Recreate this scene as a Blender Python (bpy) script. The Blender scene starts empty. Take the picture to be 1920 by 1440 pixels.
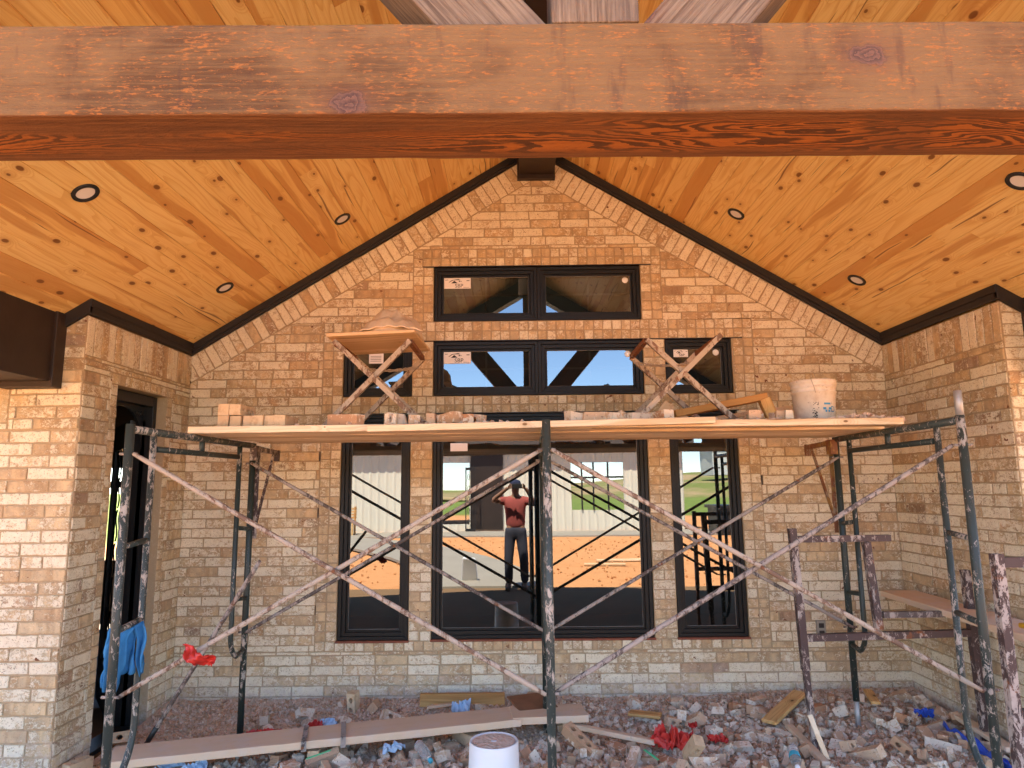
import bpy, bmesh, math, random
from mathutils import Vector, Matrix, noise
from math import radians, sin, cos, tan, pi, atan2, sqrt
random.seed(7)
S = bpy.context.scene
COL = S.collection
# ------------------------------------------------------------------ camera
CAMZ = 1.68
F, PITCH, YAW, ROLL = 1273.47, radians(8.5473), radians(-0.3389), radians(-0.587)
fwd = Vector((sin(YAW)*cos(PITCH), cos(YAW)*cos(PITCH), sin(PITCH)))
r0 = Vector((cos(YAW), -sin(YAW), 0)); u0 = r0.cross(fwd)
rt = r0*cos(ROLL)+u0*sin(ROLL); up = -r0*sin(ROLL)+u0*cos(ROLL)
cd = bpy.data.cameras.new('camera'); cam = bpy.data.objects.new('camera', cd); COL.objects.link(cam)
cd.sensor_width = 36; cd.lens = 36*F/1920; cd.clip_start = .02; cd.clip_end = 2000
cam.matrix_world = Matrix(((rt.x, up.x, -fwd.x, 0), (rt.y, up.y, -fwd.y, 0), (rt.z, up.z, -fwd.z, CAMZ), (0, 0, 0, 1)))
S.camera = cam
def at(x, y, Y):      # a measured picture point on the vertical plane Y
    d = rt*((x-960)/F)+up*((720-y)/F)+fwd
    return Vector((0, 0, CAMZ))+d*(Y/d.y)
def atz(x, y, z):     # a measured picture point on the level plane z
    d = rt*((x-960)/F)+up*((720-y)/F)+fwd
    return Vector((0, 0, CAMZ))+d*((z-CAMZ)/d.z)
# ------------------------------------------------------------------ light
SUN_EL, SUN_AZ = radians(64), radians(-22)     # azimuth from +Y towards +X
W = bpy.data.worlds.new('World'); S.world = W; W.use_nodes = True
wn = W.node_tree
sky = wn.nodes.new('ShaderNodeTexSky'); sky.sky_type = 'NISHITA'; sky.sun_disc = False
sky.sun_elevation = SUN_EL; sky.sun_rotation = SUN_AZ; sky.air_density = .8; sky.dust_density = .0; sky.ozone_density = 2.6
bg = wn.nodes['Background']; bg.inputs[1].default_value = .115
wn.links.new(sky.outputs[0], bg.inputs[0])
sd = bpy.data.lights.new('sun', 'SUN'); sd.energy = 5; sd.angle = radians(.5); sd.color = (1, .90, .75)
sun = bpy.data.objects.new('sun', sd); COL.objects.link(sun)
sv = Vector((sin(SUN_AZ)*cos(SUN_EL), cos(SUN_AZ)*cos(SUN_EL), sin(SUN_EL)))
sun.rotation_euler = sv.to_track_quat('Z', 'Y').to_euler()
S.view_settings.view_transform = 'Standard'; S.view_settings.look = 'None'
S.view_settings.exposure = 3.02; S.view_settings.gamma = 1.0
# ------------------------------------------------------------------ node helper
class NT:
    def __init__(s, name):
        s.m = bpy.data.materials.new(name); s.m.use_nodes = True
        s.t = s.m.node_tree; s.n = s.t.nodes; s.b = s.n['Principled BSDF']
    def put(s, inp, v):
        if isinstance(v, bpy.types.NodeSocket): s.t.links.new(v, inp)
        elif isinstance(v, (tuple, list)): inp.default_value = (*v, 1) if len(v) == 3 and inp.type == 'RGBA' else v
        else: inp.default_value = v
    def coord(s, kind='Object'): return s.n.new('ShaderNodeTexCoord').outputs[kind]
    def attr(s, name='bc'):
        a = s.n.new('ShaderNodeAttribute'); a.attribute_name = name
        x = s.n.new('ShaderNodeSeparateColor'); s.put(x.inputs[0], a.outputs['Color']); return x.outputs
    def rnd(s): return s.n.new('ShaderNodeObjectInfo').outputs['Random']
    def xf(s, v, scale=(1, 1, 1), loc=(0, 0, 0)):
        n = s.n.new('ShaderNodeMapping'); s.put(n.inputs['Vector'], v)
        s.put(n.inputs['Scale'], scale); s.put(n.inputs['Location'], loc); return n.outputs[0]
    def vadd(s, a, b):
        n = s.n.new('ShaderNodeVectorMath'); n.operation = 'ADD'; s.put(n.inputs[0], a); s.put(n.inputs[1], b); return n.outputs[0]
    def comb(s, x=0, y=0, z=0):
        n = s.n.new('ShaderNodeCombineXYZ')
        for i, v in enumerate((x, y, z)): s.put(n.inputs[i], v)
        return n.outputs[0]
    def sep(s, v):
        n = s.n.new('ShaderNodeSeparateXYZ'); s.put(n.inputs[0], v); return n.outputs
    def noise(s, v, sc, det=3, ro=.55, dist=0, col=False):
        n = s.n.new('ShaderNodeTexNoise'); s.put(n.inputs['Vector'], v); s.put(n.inputs['Scale'], sc)
        s.put(n.inputs['Detail'], det); s.put(n.inputs['Roughness'], ro); s.put(n.inputs['Distortion'], dist)
        return n.outputs['Color' if col else 'Fac']
    def vor(s, v, sc, feat='F1', rand=1, dim='2D'):
        n = s.n.new('ShaderNodeTexVoronoi'); n.voronoi_dimensions = dim; n.feature = feat; s.put(n.inputs['Vector'], v); s.put(n.inputs['Scale'], sc)
        s.put(n.inputs['Randomness'], rand); return n.outputs
    def math(s, op, a, b=0, c=0):
        n = s.n.new('ShaderNodeMath'); n.operation = op
        for i, v in enumerate((a, b, c)): s.put(n.inputs[i], v)
        return n.outputs[0]
    def step(s, v, a, b, lo=0, hi=1):
        n = s.n.new('ShaderNodeMapRange'); n.interpolation_type = 'SMOOTHSTEP'; s.put(n.inputs[0], v)
        for i, q in enumerate((a, b, lo, hi)): s.put(n.inputs[i+1], q)
        return n.outputs[0]
    def mix(s, f, a, b, mode='MIX'):
        n = s.n.new('ShaderNodeMix'); n.data_type = 'RGBA'; n.blend_type = mode
        s.put(n.inputs[0], f); s.put(n.inputs[6], a); s.put(n.inputs[7], b); return n.outputs[2]
    def ramp(s, f, stops):
        n = s.n.new('ShaderNodeValToRGB'); e = n.color_ramp.elements
        while len(e) < len(stops): e.new(.5)
        for q, (p, c) in zip(e, stops): q.position = p; q.color = (*c, 1)
        s.put(n.inputs[0], f); return n.outputs[0]
    def bump(s, h, st=.5, d=.01):
        n = s.n.new('ShaderNodeBump'); s.put(n.inputs['Height'], h); s.put(n.inputs['Strength'], st); s.put(n.inputs['Distance'], d)
        s.put(s.b.inputs['Normal'], n.outputs[0]); return n.outputs[0]
    def done(s, col, rough=.8, spec=.3, metal=0):
        s.put(s.b.inputs['Base Color'], col); s.put(s.b.inputs['Roughness'], rough)
        s.put(s.b.inputs['Specular IOR Level'], spec); s.put(s.b.inputs['Metallic'], metal); return s.m
M = {}
def mat_brick():
    t = NT('brick'); a = t.attr(); o = t.coord()
    off = t.comb(t.math('MULTIPLY', a[2], 37.0), t.math('MULTIPLY', a[0], 91.0), t.math('MULTIPLY', a[1], 53.0))
    v = t.vadd(o, off)
    base = t.ramp(a[0], [(0, (.30, .20, .13)), (.06, (.45, .315, .19)), (.45, (.49, .36, .22)), (.88, (.54, .41, .255)), (.96, (.44, .29, .17)), (1, (.33, .235, .175))])
    n0 = t.noise(v, 11, 5, .6, .6)
    base = t.mix(t.step(n0, .35, .7), base, t.mix(1, base, (1.35, 1.3, 1.2), 'MULTIPLY'))
    # whitewash smears with ragged edges
    n1 = t.noise(t.xf(v, (1, 1, 1.5)), 24, 8, .78, .8); n2 = t.noise(v, 95, 6, .75)
    bd = t.noise(t.xf(v, (17, 17, 2.5), (5, 3, 1)), 1, 2, .5)
    s1 = t.math('ADD', t.math('ADD', t.math('MULTIPLY', n1, .50), t.math('MULTIPLY', n2, .26)), t.math('MULTIPLY', bd, .24))
    thr = t.step(a[1], 0, 1, .56, .43)
    m = t.step(t.math('SUBTRACT', s1, thr), -.03, .035)
    pits = t.step(t.noise(v, 120, 3, .6), .58, .66)
    m = t.math('MULTIPLY', m, t.math('SUBTRACT', 1, t.math('MULTIPLY', pits, .75)))
    wash = t.mix(t.noise(v, 24, 4), (.88, .80, .62), (.70, .575, .385))
    base = t.mix(t.step(bd, .4, .6), base, t.mix(1, base, (.78, .72, .66), 'MULTIPLY')); c = t.mix(t.math('MULTIPLY', m, .92), base, wash)
    spot = t.math('MULTIPLY', t.step(t.noise(v, 21, 3, .5), .70, .72), t.step(a[2], .55, .6))
    c = t.mix(spot, c, (.20, .085, .045))
    c = t.mix(t.math('MULTIPLY', pits, .35), c, (.16, .09, .05))
    dz = t.sep(o)[2]; dust_bounce = t.math('MULTIPLY', t.math('SUBTRACT', 1, t.step(t.math('ADD', dz, t.math('MULTIPLY', t.noise(o, 5, 5, .65), .45)), .22, .62)), t.step(t.noise(o, 30, 5, .7), .36, .6))  # pale dust at the wall foot, plus pink bounce off red dirt painted in
    c = t.mix(t.math('MULTIPLY', dust_bounce, .6), c, (.66, .54, .47))
    h = t.math('ADD', t.math('MULTIPLY', t.noise(v, 55, 8, .75), .8), t.math('MULTIPLY', m, .35))
    t.bump(h, .75, .006); return t.done(c, .93, .12)
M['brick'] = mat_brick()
def mat_mortar():
    t = NT('mortar'); o = t.coord()
    n = t.noise(o, 3, 4, .6); n2 = t.noise(o, 90, 4, .7)
    c = t.mix(n, (.37, .26, .15), (.45, .33, .20)); c = t.mix(t.step(n2, .5, .8), c, (.54, .42, .28))
    dz = t.sep(o)[2]; dust_bounce = t.math('MULTIPLY', t.math('SUBTRACT', 1, t.step(t.math('ADD', dz, t.math('MULTIPLY', t.noise(o, 5, 5, .65), .45)), .22, .62)), t.step(t.noise(o, 30, 5, .7), .36, .6))  # same foot tint on the joints: dust with painted red dirt bounce light
    c = t.mix(t.math('MULTIPLY', dust_bounce, .6), c, (.66, .54, .47))
    t.bump(n2, .7, .005); return t.done(c, .95, .1)
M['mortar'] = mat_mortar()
def pine(name, light, mid, heart, rough=.4, spec=.4, knots=1.0, uv=True, fac=1.0):
    t = NT(name)
    if uv: a = t.attr(); p = t.coord('UV'); tone = a[0]; off = t.comb(t.math('MULTIPLY', a[1], 40), t.math('MULTIPLY', a[2], 40), 0)
    else:
        p = t.coord(); r = t.rnd(); tone = r
        q = t.sep(p); p = t.comb(q[0], t.math('ADD', q[1], q[2]), 0); off = t.comb(t.math('MULTIPLY', r, 40), t.math('MULTIPLY', r, 17), 0)
    v = t.vadd(p, off)
    vw = t.vadd(v, t.comb(0, t.math('MULTIPLY', t.math('SUBTRACT', t.noise(t.xf(v, (1.3, 3, 1)), 1, 2), .5), .10), 0))
    vk = t.xf(v, (4.2, 7.5, 1)); vo = t.vor(vk, 1.0)
    cell = t.n.new('ShaderNodeSeparateColor'); t.put(cell.inputs[0], vo['Color'])
    kr = t.math('MULTIPLY', t.step(cell.outputs[0], .66, .67), t.step(cell.outputs[1], 0, 1, .05*knots, .13*knots))
    knot = t.math('SUBTRACT', 1, t.step(vo['Distance'], t.math('MULTIPLY', kr, .7), t.math('ADD', kr, .01)))
    knot = t.math('MULTIPLY', knot, t.step(kr, .01, .02))
    halo = t.math('MULTIPLY', t.math('SUBTRACT', 1, t.step(vo['Distance'], .02, .40)), t.step(kr, .01, .05))
    # cathedral grain: contour lines of a long stretched field, bending round the knots
    f = t.math('ADD', t.noise(t.xf(vw, (.55, 7, 1)), 1, 1.5, .4), t.math('MULTIPLY', halo, .22))
    ring = t.math('FRACT', t.math('MULTIPLY', f, 15))
    ring = t.step(ring, .45, 1.0)
    fine = t.noise(t.xf(vw, (3, 240, 1)), 1, 3, .7)
    hs = t.noise(t.xf(vw, (.42, 9, 1), (3, 7, 0)), 1, 2.5, .5)
    hm = t.step(t.math('ADD', hs, t.step(tone, 0, 1, -.10, .13)), .545, .60)
    c = t.mix(tone, light, mid)
    c = t.mix(t.math('MULTIPLY', ring, .6*fac), c, (mid[0]*.86, mid[1]*.74, mid[2]*.6))
    c = t.mix(t.math('MULTIPLY', hm, .72), c, heart)
    c = t.mix(t.math('MULTIPLY', t.step(fine, .42, .75), .34), c, heart); c = t.mix(t.math('MULTIPLY', t.step(t.noise(t.xf(vw, (1.1, 26, 1), (9, 2, 0)), 1, 3, .6), .56, .72), .4), c, heart)
    c = t.mix(t.math('MULTIPLY', t.math('POWER', halo, 2.0), .6), c, heart)
    c = t.mix(t.math('MULTIPLY', knot, .9), c, (heart[0]*.33, heart[1]*.25, heart[2]*.2))
    split = t.math('MULTIPLY', t.step(t.noise(t.xf(vw, (.9, 38, 1)), 1, 1.5), .685, .71), .8)
    c = t.mix(split, c, (heart[0]*.3, heart[1]*.22, heart[2]*.2))
    t.bump(t.math('ADD', fine, t.math('MULTIPLY', ring, .3)), .15, .002)
    return t.done(c, rough, spec)
M['ceil'] = pine('stained_pine', (.90, .65, .26), (.85, .55, .185), (.58, .265, .065))
M['plank'] = pine('raw_plank', (.86, .68, .48), (.78, .58, .37), (.60, .40, .22), .8, .15, .5, False, .8)
M['fresh'] = pine('fresh_lumber', (.72, .44, .18), (.6, .32, .10), (.38, .17, .05), .7, .2, .6, False)
def mat_dusty():
    t = NT('dusty_plank'); o = t.coord()
    n = t.noise(t.xf(o, (1.5, 22, 22)), 1, 4); n2 = t.noise(o, 5, 5, .7)
    c = t.mix(n, (.62, .43, .28), (.74, .54, .36)); c = t.mix(t.step(n2, .45, .75), c, (.66, .51, .40))
    c = t.mix(t.step(t.noise(o, 9, 4, .7, 1), .68, .74), c, (.25, .12, .06))
    t.bump(t.noise(t.xf(o, (4, 90, 90)), 1, 4), .4, .003); return t.done(c, .9, .1)
M['dusty'] = mat_dusty()
def mat_beam(face=True, weathered=False):
    t = NT('rough_sawn_stained_timber' if not weathered else 'weathered_timber'); o = t.coord(); g = t.n.new('ShaderNodeNewGeometry')
    q = t.sep(o)
    v = t.comb(q[0], t.math('ADD', q[1], q[2]), t.math('SUBTRACT', q[1], q[2]))
    n1 = t.noise(t.xf(v, (2.5, 60, 60)), 1, 5, .7); fuzz = t.math('ADD', t.math('MULTIPLY', t.noise(t.xf(v, (38, 95, 95)), 1, 4, .75), .75), t.math("MULTIPLY", t.noise(v, 9, 4, .6), .25))
    blot = t.noise(t.xf(v, (1.6, 1.2, 1.2)), 1, 5, .6, .4); vert = t.noise(t.xf(v, (11, 1.6, 1.6)), 1, 4, .7)
    if weathered:
        c = t.mix(t.step(n1, .35, .65), (.11, .07, .045), (.27, .19, .125)); c = t.mix(t.step(blot, .45, .65), c, (.14, .10, .075))
    else:
        c = t.mix(t.step(blot, .40, .60), (.115, .055, .024), (.22, .118, .050)); pz = t.noise(t.xf(v, (.9, 2.2, 2.2), (4, 2, 1)), 1, 4); c = t.mix(t.math('MULTIPLY', t.step(pz, .52, .66), .4), c, (.13, .065, .032)); c = t.mix(t.math('MULTIPLY', t.step(n1, .42, .62), .4), c, (.26, .14, .055))
        c = t.mix(t.math('MULTIPLY', t.step(vert, .55, .7), .4), c, (.07, .035, .03))
    c = t.mix(t.math('MULTIPLY', t.step(fuzz, .53, .62), .65 if not weathered else .12), c, (.46, .155, .035))
    # knots
    vo = t.vor(t.xf(v, (1.5, 2.3, 3.2), (.37, .2, 0)), 1)
    sc = t.n.new('ShaderNodeSeparateColor'); t.put(sc.inputs[0], vo['Color'])
    on = t.step(sc.outputs[1], .52, .54); kd = t.math('ADD', vo['Distance'], t.math('MULTIPLY', t.noise(o, 22, 4, .6), .12))
    kn = t.math('MULTIPLY', t.math('SUBTRACT', 1, t.step(kd, .12, .15)), on)
    kh = t.math('MULTIPLY', t.math('SUBTRACT', 1, t.step(kd, .13, .27)), on)
    c = t.mix(t.math('MULTIPLY', kh, .35), c, (.17, .07, .04)); kring = t.math('FRACT', t.math('MULTIPLY', kd, 38))
    c = t.mix(t.math('MULTIPLY', kn, .85), c, t.mix(kring, (.07, .04, .035), (.20, .10, .07)))
    # figure of the sawn underside
    fl = t.noise(t.xf(o, (1.0, 6.5, 6.5), (2, 0, 0)), 1, 2.0, .45, .3)
    fl2 = t.math('ADD', fl, t.math('MULTIPLY', t.noise(t.xf(o, (9, 30, 30)), 1, 3, .6), .06))
    rg = t.step(t.math('FRACT', t.math('MULTIPLY', fl2, 30)), .35, .65)
    fig = t.mix(rg, (.42, .14, .03), (.085, .036, .018))
    core = t.math('MULTIPLY', t.step(t.noise(t.xf(o, (.7, 5, 5), (5, 1, 0)), 1, 2), .36, .52), t.math('SUBTRACT', 1, t.step(t.math('ABSOLUTE', q[1]), .055, .11)))
    und = t.mix(t.math('MULTIPLY', core, .8), t.mix(t.step(n1, .3, .7), (.13, .055, .026), (.24, .105, .042)), fig)
    und = t.mix(t.math('MULTIPLY', t.step(blot, .58, .68), .5), und, (.13, .06, .03))
    nz = t.sep(g.outputs['Normal'])[2]
    dn = t.step(nz, -.5, -.7)
    if not weathered: c = t.mix(dn, c, und)
    h = t.math('ADD', fuzz, t.math('MULTIPLY', n1, .6)); t.bump(h, 1.0, .012)
    return t.done(c, .85, .15)
M['beam'] = mat_beam(); M['weathered'] = mat_beam(weathered=True)
def mat_paint(name, col, splat, scol=(.55, .46, .38), rough=.45, rust=0.0, sc=14, dark=(.03, .028, .024)):
    t = NT(name); o = t.coord(); r = t.rnd(); v = t.vadd(o, t.comb(t.math('MULTIPLY', r, 9), 0, t.math('MULTIPLY', r, 5)))
    n = t.noise(t.xf(v, (1.6, 1.6, .8)), sc*1.3, 8, .78, .6); big = t.noise(v, 3.5, 3)
    c = t.mix(t.noise(v, 6, 4), col, tuple(x*.6 for x in col))
    if rust: c = t.mix(t.step(t.noise(v, 7, 6, .7), .62-rust*.3, .68-rust*.3), c, (.20, .07, .025))
    thr = t.math('ADD', splat, t.math('MULTIPLY', t.math('SUBTRACT', .5, big), .42))
    m = t.step(t.math('SUBTRACT', n, thr), 0, .02)
    sp = t.step(t.noise(v, 45, 2, .5), .76, .78); m = t.math('MAXIMUM', m, sp)
    sw = t.mix(t.noise(v, 30, 4), scol, tuple(x*.75 for x in scol))
    c = t.mix(t.math('MULTIPLY', m, .95), c, sw)
    t.bump(t.math('ADD', m, t.math('MULTIPLY', n, .4)), .6, .003)
    return t.done(c, t.math('ADD', rough, t.math('MULTIPLY', m, .4)), .4)
M['green'] = mat_paint('green_scaffold_paint', (.030, .042, .036), .60)
M['greyg'] = mat_paint('grey_green_scaffold_paint', (.052, .064, .055), .55, sc=18)
M['crust'] = mat_paint('mortar_crusted_steel', (.12, .09, .075), .47, (.40, .33, .28), .7, .2)
M['crustp'] = mat_paint('pink_mortar_crusted_steel', (.22, .13, .085), .45, (.50, .40, .31), .8, .2)
M['purple'] = mat_paint('brown_steel_paint', (.085, .05, .045), .54, (.50, .41, .35), .6, .12)
M['rusty'] = mat_paint('rusty_bracket', (.14, .06, .035), .58, (.45, .33, .25), .7, .8)
M['yellowb'] = mat_paint('yellow_bracket_paint', (.36, .19, .05), .56, (.35, .26, .18), .6, .7)
def plain(name, c, rough=.6, spec=.4, nz=.25, sc=8, bmp=.15, metal=0, c2=None):
    t = NT(name); o = t.coord(); n = t.noise(o, sc, 5, .6)
    cc = t.mix(n, tuple(x*(1-nz) for x in c), c2 or tuple(min(1, x*(1+nz)) for x in c))
    t.bump(t.noise(o, sc*6, 4, .6), bmp, .003); return t.done(cc, rough, spec, metal)
M['black'] = plain('black_trim', (.022, .018, .017), .5, .35, .3, 5, .1)
M['winblack'] = plain('black_window_frame', (.010, .009, .008), .45, .25, .2, 4, .03)
M['darkbrown'] = plain('dark_stained_beam', (.030, .018, .013), .5, .4, .5, 7, .3)
M['iron'] = plain('black_iron', (.012, .011, .011), .45, .5, .3, 9, .1)
M['white'] = plain('white_diffuser', (.82, .78, .75), .5, .3, .04, 3, .02)
M['ring'] = plain('black_ring', (.02, .018, .018), .5)
M['sticker'] = plain('sticker_paper', (.80, .74, .70), .6, .2, .04, 5, .02)
M['ink'] = plain('black_ink', (.03, .025, .025), .7, .1, .1, 5, 0)
M['inkblue'] = plain('blue_ink', (.09, .30, .50), .7, .1, .35, 60, 0)
M['seal'] = plain('reddish_sill_flashing', (.22, .075, .045), .85, .1, .4, 12, .4)
M['blue'] = plain('blue_cloth', (.055, .22, .44), .95, .1, .25, 22, .8)
M['bluet'] = plain('blue_tarp', (.03, .09, .50), .5, .4, .3, 6, .3)
M['paleblue'] = plain('pale_blue_plastic', (.42, .54, .68), .6, .3, .2, 9, .3)
M['red'] = plain('red_plastic', (.55, .028, .018), .45, .5, .25, 7, .3)
M['greenp'] = plain('green_plastic', (.10, .55, .25), .5, .4, .2, 6, .1)
M['cap'] = plain('teal_cap', (.05, .38, .5), .5, .4, .1, 6, 0)
M['yellow'] = plain('yellow_plastic', (.68, .38, .03), .5, .4, .1, 6, 0)
M['chain'] = plain('chain_steel', (.35, .27, .2), .6, .4, .4, 30, .3)
M['screw'] = plain('threaded_screw_steel', (.42, .40, .38), .5, .5, .3, 30, .4, .5)
M['cardboard'] = plain('stained_board', (.24, .11, .055), .9, .1, .45, 7, .4)
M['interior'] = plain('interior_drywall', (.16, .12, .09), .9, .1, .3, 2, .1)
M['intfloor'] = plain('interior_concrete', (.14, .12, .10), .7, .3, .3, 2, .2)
M['roof'] = plain('roof_shingle', (.10, .08, .07), .9, .1)
M['skin'] = plain('skin', (.30, .15, .09), .6, .3, .08, 30, .1)
M['shirt'] = plain('red_shirt_cloth', (.30, .07, .06), .9, .1, .18, 9, .4)
M['jeans'] = plain('dark_jeans_cloth', (.045, .045, .06), .9, .1, .25, 14, .4)
M['boot'] = plain('boot_leather', (.11, .06, .035), .7, .3, .2, 14, .2)
M['capc'] = plain('navy_cap_cloth', (.03, .035, .07), .9, .1)
M['hair'] = plain('dark_hair', (.03, .02, .015), .7, .3)
M['metalwall'] = plain('cream_metal_siding', (.66, .60, .48), .5, .4, .06, 1.2, .03)
M['white2'] = plain('white_bucket_plastic', (.74, .72, .70), .45, .4, .06, 9, .1)
M['concrete'] = plain('pale_concrete', (.30, .26, .21), .9, .15, .2, 1.6, .3)
M['slab'] = plain('dusty_porch_slab', (.20, .12, .065), .95, .05, .3, 1.6, .3)
M['shed'] = plain('far_shed_siding', (.55, .53, .5), .7)
def mat_pail():
    t = NT('dirty_pail_plastic'); o = t.coord(); n = t.noise(o, 9, 6, .7)
    c = t.mix(t.step(n, .4, .75), (.74, .64, .54), (.56, .43, .32)); c = t.mix(t.step(t.noise(o, 40, 4), .64, .72), c, (.36, .26, .19))
    return t.done(c, .6, .3)
M['pail'] = mat_pail()
def mat_glass():
    t = NT('window_glass'); n = t.n; t.n.remove(t.b)
    gl = n.new('ShaderNodeBsdfGlossy'); gl.inputs['Roughness'].default_value = 0.0; gl.inputs['Color'].default_value = (.90, .96, 1, 1)
    tr = n.new('ShaderNodeBsdfTransparent'); tr.inputs['Color'].default_value = (.26, .26, .22, 1)
    mx = n.new('ShaderNodeMixShader')
    fr = n.new('ShaderNodeFresnel'); fr.inputs[0].default_value = 1.5
    f = t.math('ADD', t.math('MULTIPLY', fr.outputs[0], .9), .13)
    w = t.noise(t.coord(), 1.3, 2, .5); bp = n.new('ShaderNodeBump'); bp.inputs['Strength'].default_value = .02; bp.inputs['Distance'].default_value = .02
    t.put(bp.inputs['Height'], w); t.put(gl.inputs['Normal'], bp.outputs[0])
    t.put(mx.inputs[0], f); t.put(mx.inputs[1], tr.outputs[0]); t.put(mx.inputs[2], gl.outputs[0])
    t.put(n['Material Output'].inputs[0], mx.outputs[0]); return t.m
M['glass'] = mat_glass()
def mat_clear():
    t = NT('clear_bottle_plastic'); t.b.inputs['Transmission Weight'].default_value = .85; t.b.inputs['IOR'].default_value = 1.2
    return t.done((.85, .9, .92), .12, .5)
M['clear'] = mat_clear()
def mat_ground():
    t = NT('red_dirt_and_grass'); o = t.coord(); q = t.sep(o)
    n = t.noise(o, .35, 6, .6); n2 = t.noise(o, 4, 6, .65)
    dirt = t.mix(n, (.56, .235, .085), (.62, .31, .14)); dirt = t.mix(t.step(n2, .5, .8), dirt, (.45, .17, .06))
    grass = t.mix(t.noise(o, .12, 5, .6), (.13, .19, .035), (.24, .27, .07)); grass = t.mix(t.step(t.noise(o, 1.5, 5), .4, .7), grass, (.10, .15, .03))
    d = t.math('POWER', t.math('ADD', t.math('POWER', q[0], 2), t.math('POWER', t.math('ADD', q[1], 2), 2)), .5)
    d = t.math('ADD', d, t.math('MULTIPLY', t.math('SUBTRACT', t.noise(o, .08, 4), .5), 18))
    c = t.mix(t.step(d, 25, 31), dirt, grass)
    t.bump(t.noise(o, 6, 8, .7), .9, .05); return t.done(c, .95, .1)
M['ground'] = mat_ground()
def mat_rubble(name='mortar_rubble', k=1.0):
    t = NT(name); o = t.coord()
    n = t.noise(o, 2.2, 5, .6); n2 = t.noise(o, 45, 6, .75); v = t.vor(o, 55, dim='3D')
    c = t.mix(n, (.62*k, .43*k, .31*k), (.74*k, .56*k, .42*k)); c = t.mix(t.step(n2, .5, .75), c, (.80*k, .66*k, .55*k))
    c = t.mix(t.step(t.noise(o, 7, 4, .6), .62, .75), c, (.26*k, .12*k, .08*k))
    t.bump(t.math('ADD', n2, v['Distance']), 1.0, .012); return t.done(c, .96, .1)
M['rubble'] = mat_rubble()
def mat_chunk():
    t = NT('broken_brick'); o = t.coord(); r = t.rnd(); v = t.vadd(o, t.comb(t.math('MULTIPLY', r, 30), r, 0))
    base = t.ramp(r, [(0, (.48, .29, .17)), (.3, (.60, .40, .26)), (.6, (.66, .44, .28)), (.8, (.42, .19, .09)), (1, (.68, .53, .38))])
    w = t.step(t.math('ADD', t.noise(v, 14, 6, .7, .5), t.step(t.math('FRACT', t.math('MULTIPLY', r, 7.3)), 0, 1, -.1, .1)), .50, .56)
    c = t.mix(t.math('MULTIPLY', w, .85), base, (.76, .64, .50)); c = t.mix(t.step(t.noise(v, 60, 4), .6, .7), c, (.28, .16, .11))
    t.bump(t.noise(v, 50, 7, .75), .9, .006); return t.done(c, .95, .1)
M['chunk'] = mat_chunk()
def mat_stackbrick():
    t = NT('new_brick'); o = t.coord(); r = t.rnd(); v = t.vadd(o, t.comb(t.math('MULTIPLY', r, 30), r, 0))
    base = t.ramp(r, [(0, (.60, .42, .26)), (.5, (.66, .48, .30)), (1, (.52, .35, .21))])
    c = t.mix(t.math('MULTIPLY', t.step(t.noise(v, 18, 6, .7), .5, .62), .5), base, (.42, .24, .13))
    t.bump(t.noise(v, 50, 7, .75), .7, .005); return t.done(c, .95, .1)
M['nbrick'] = mat_stackbrick()
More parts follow.
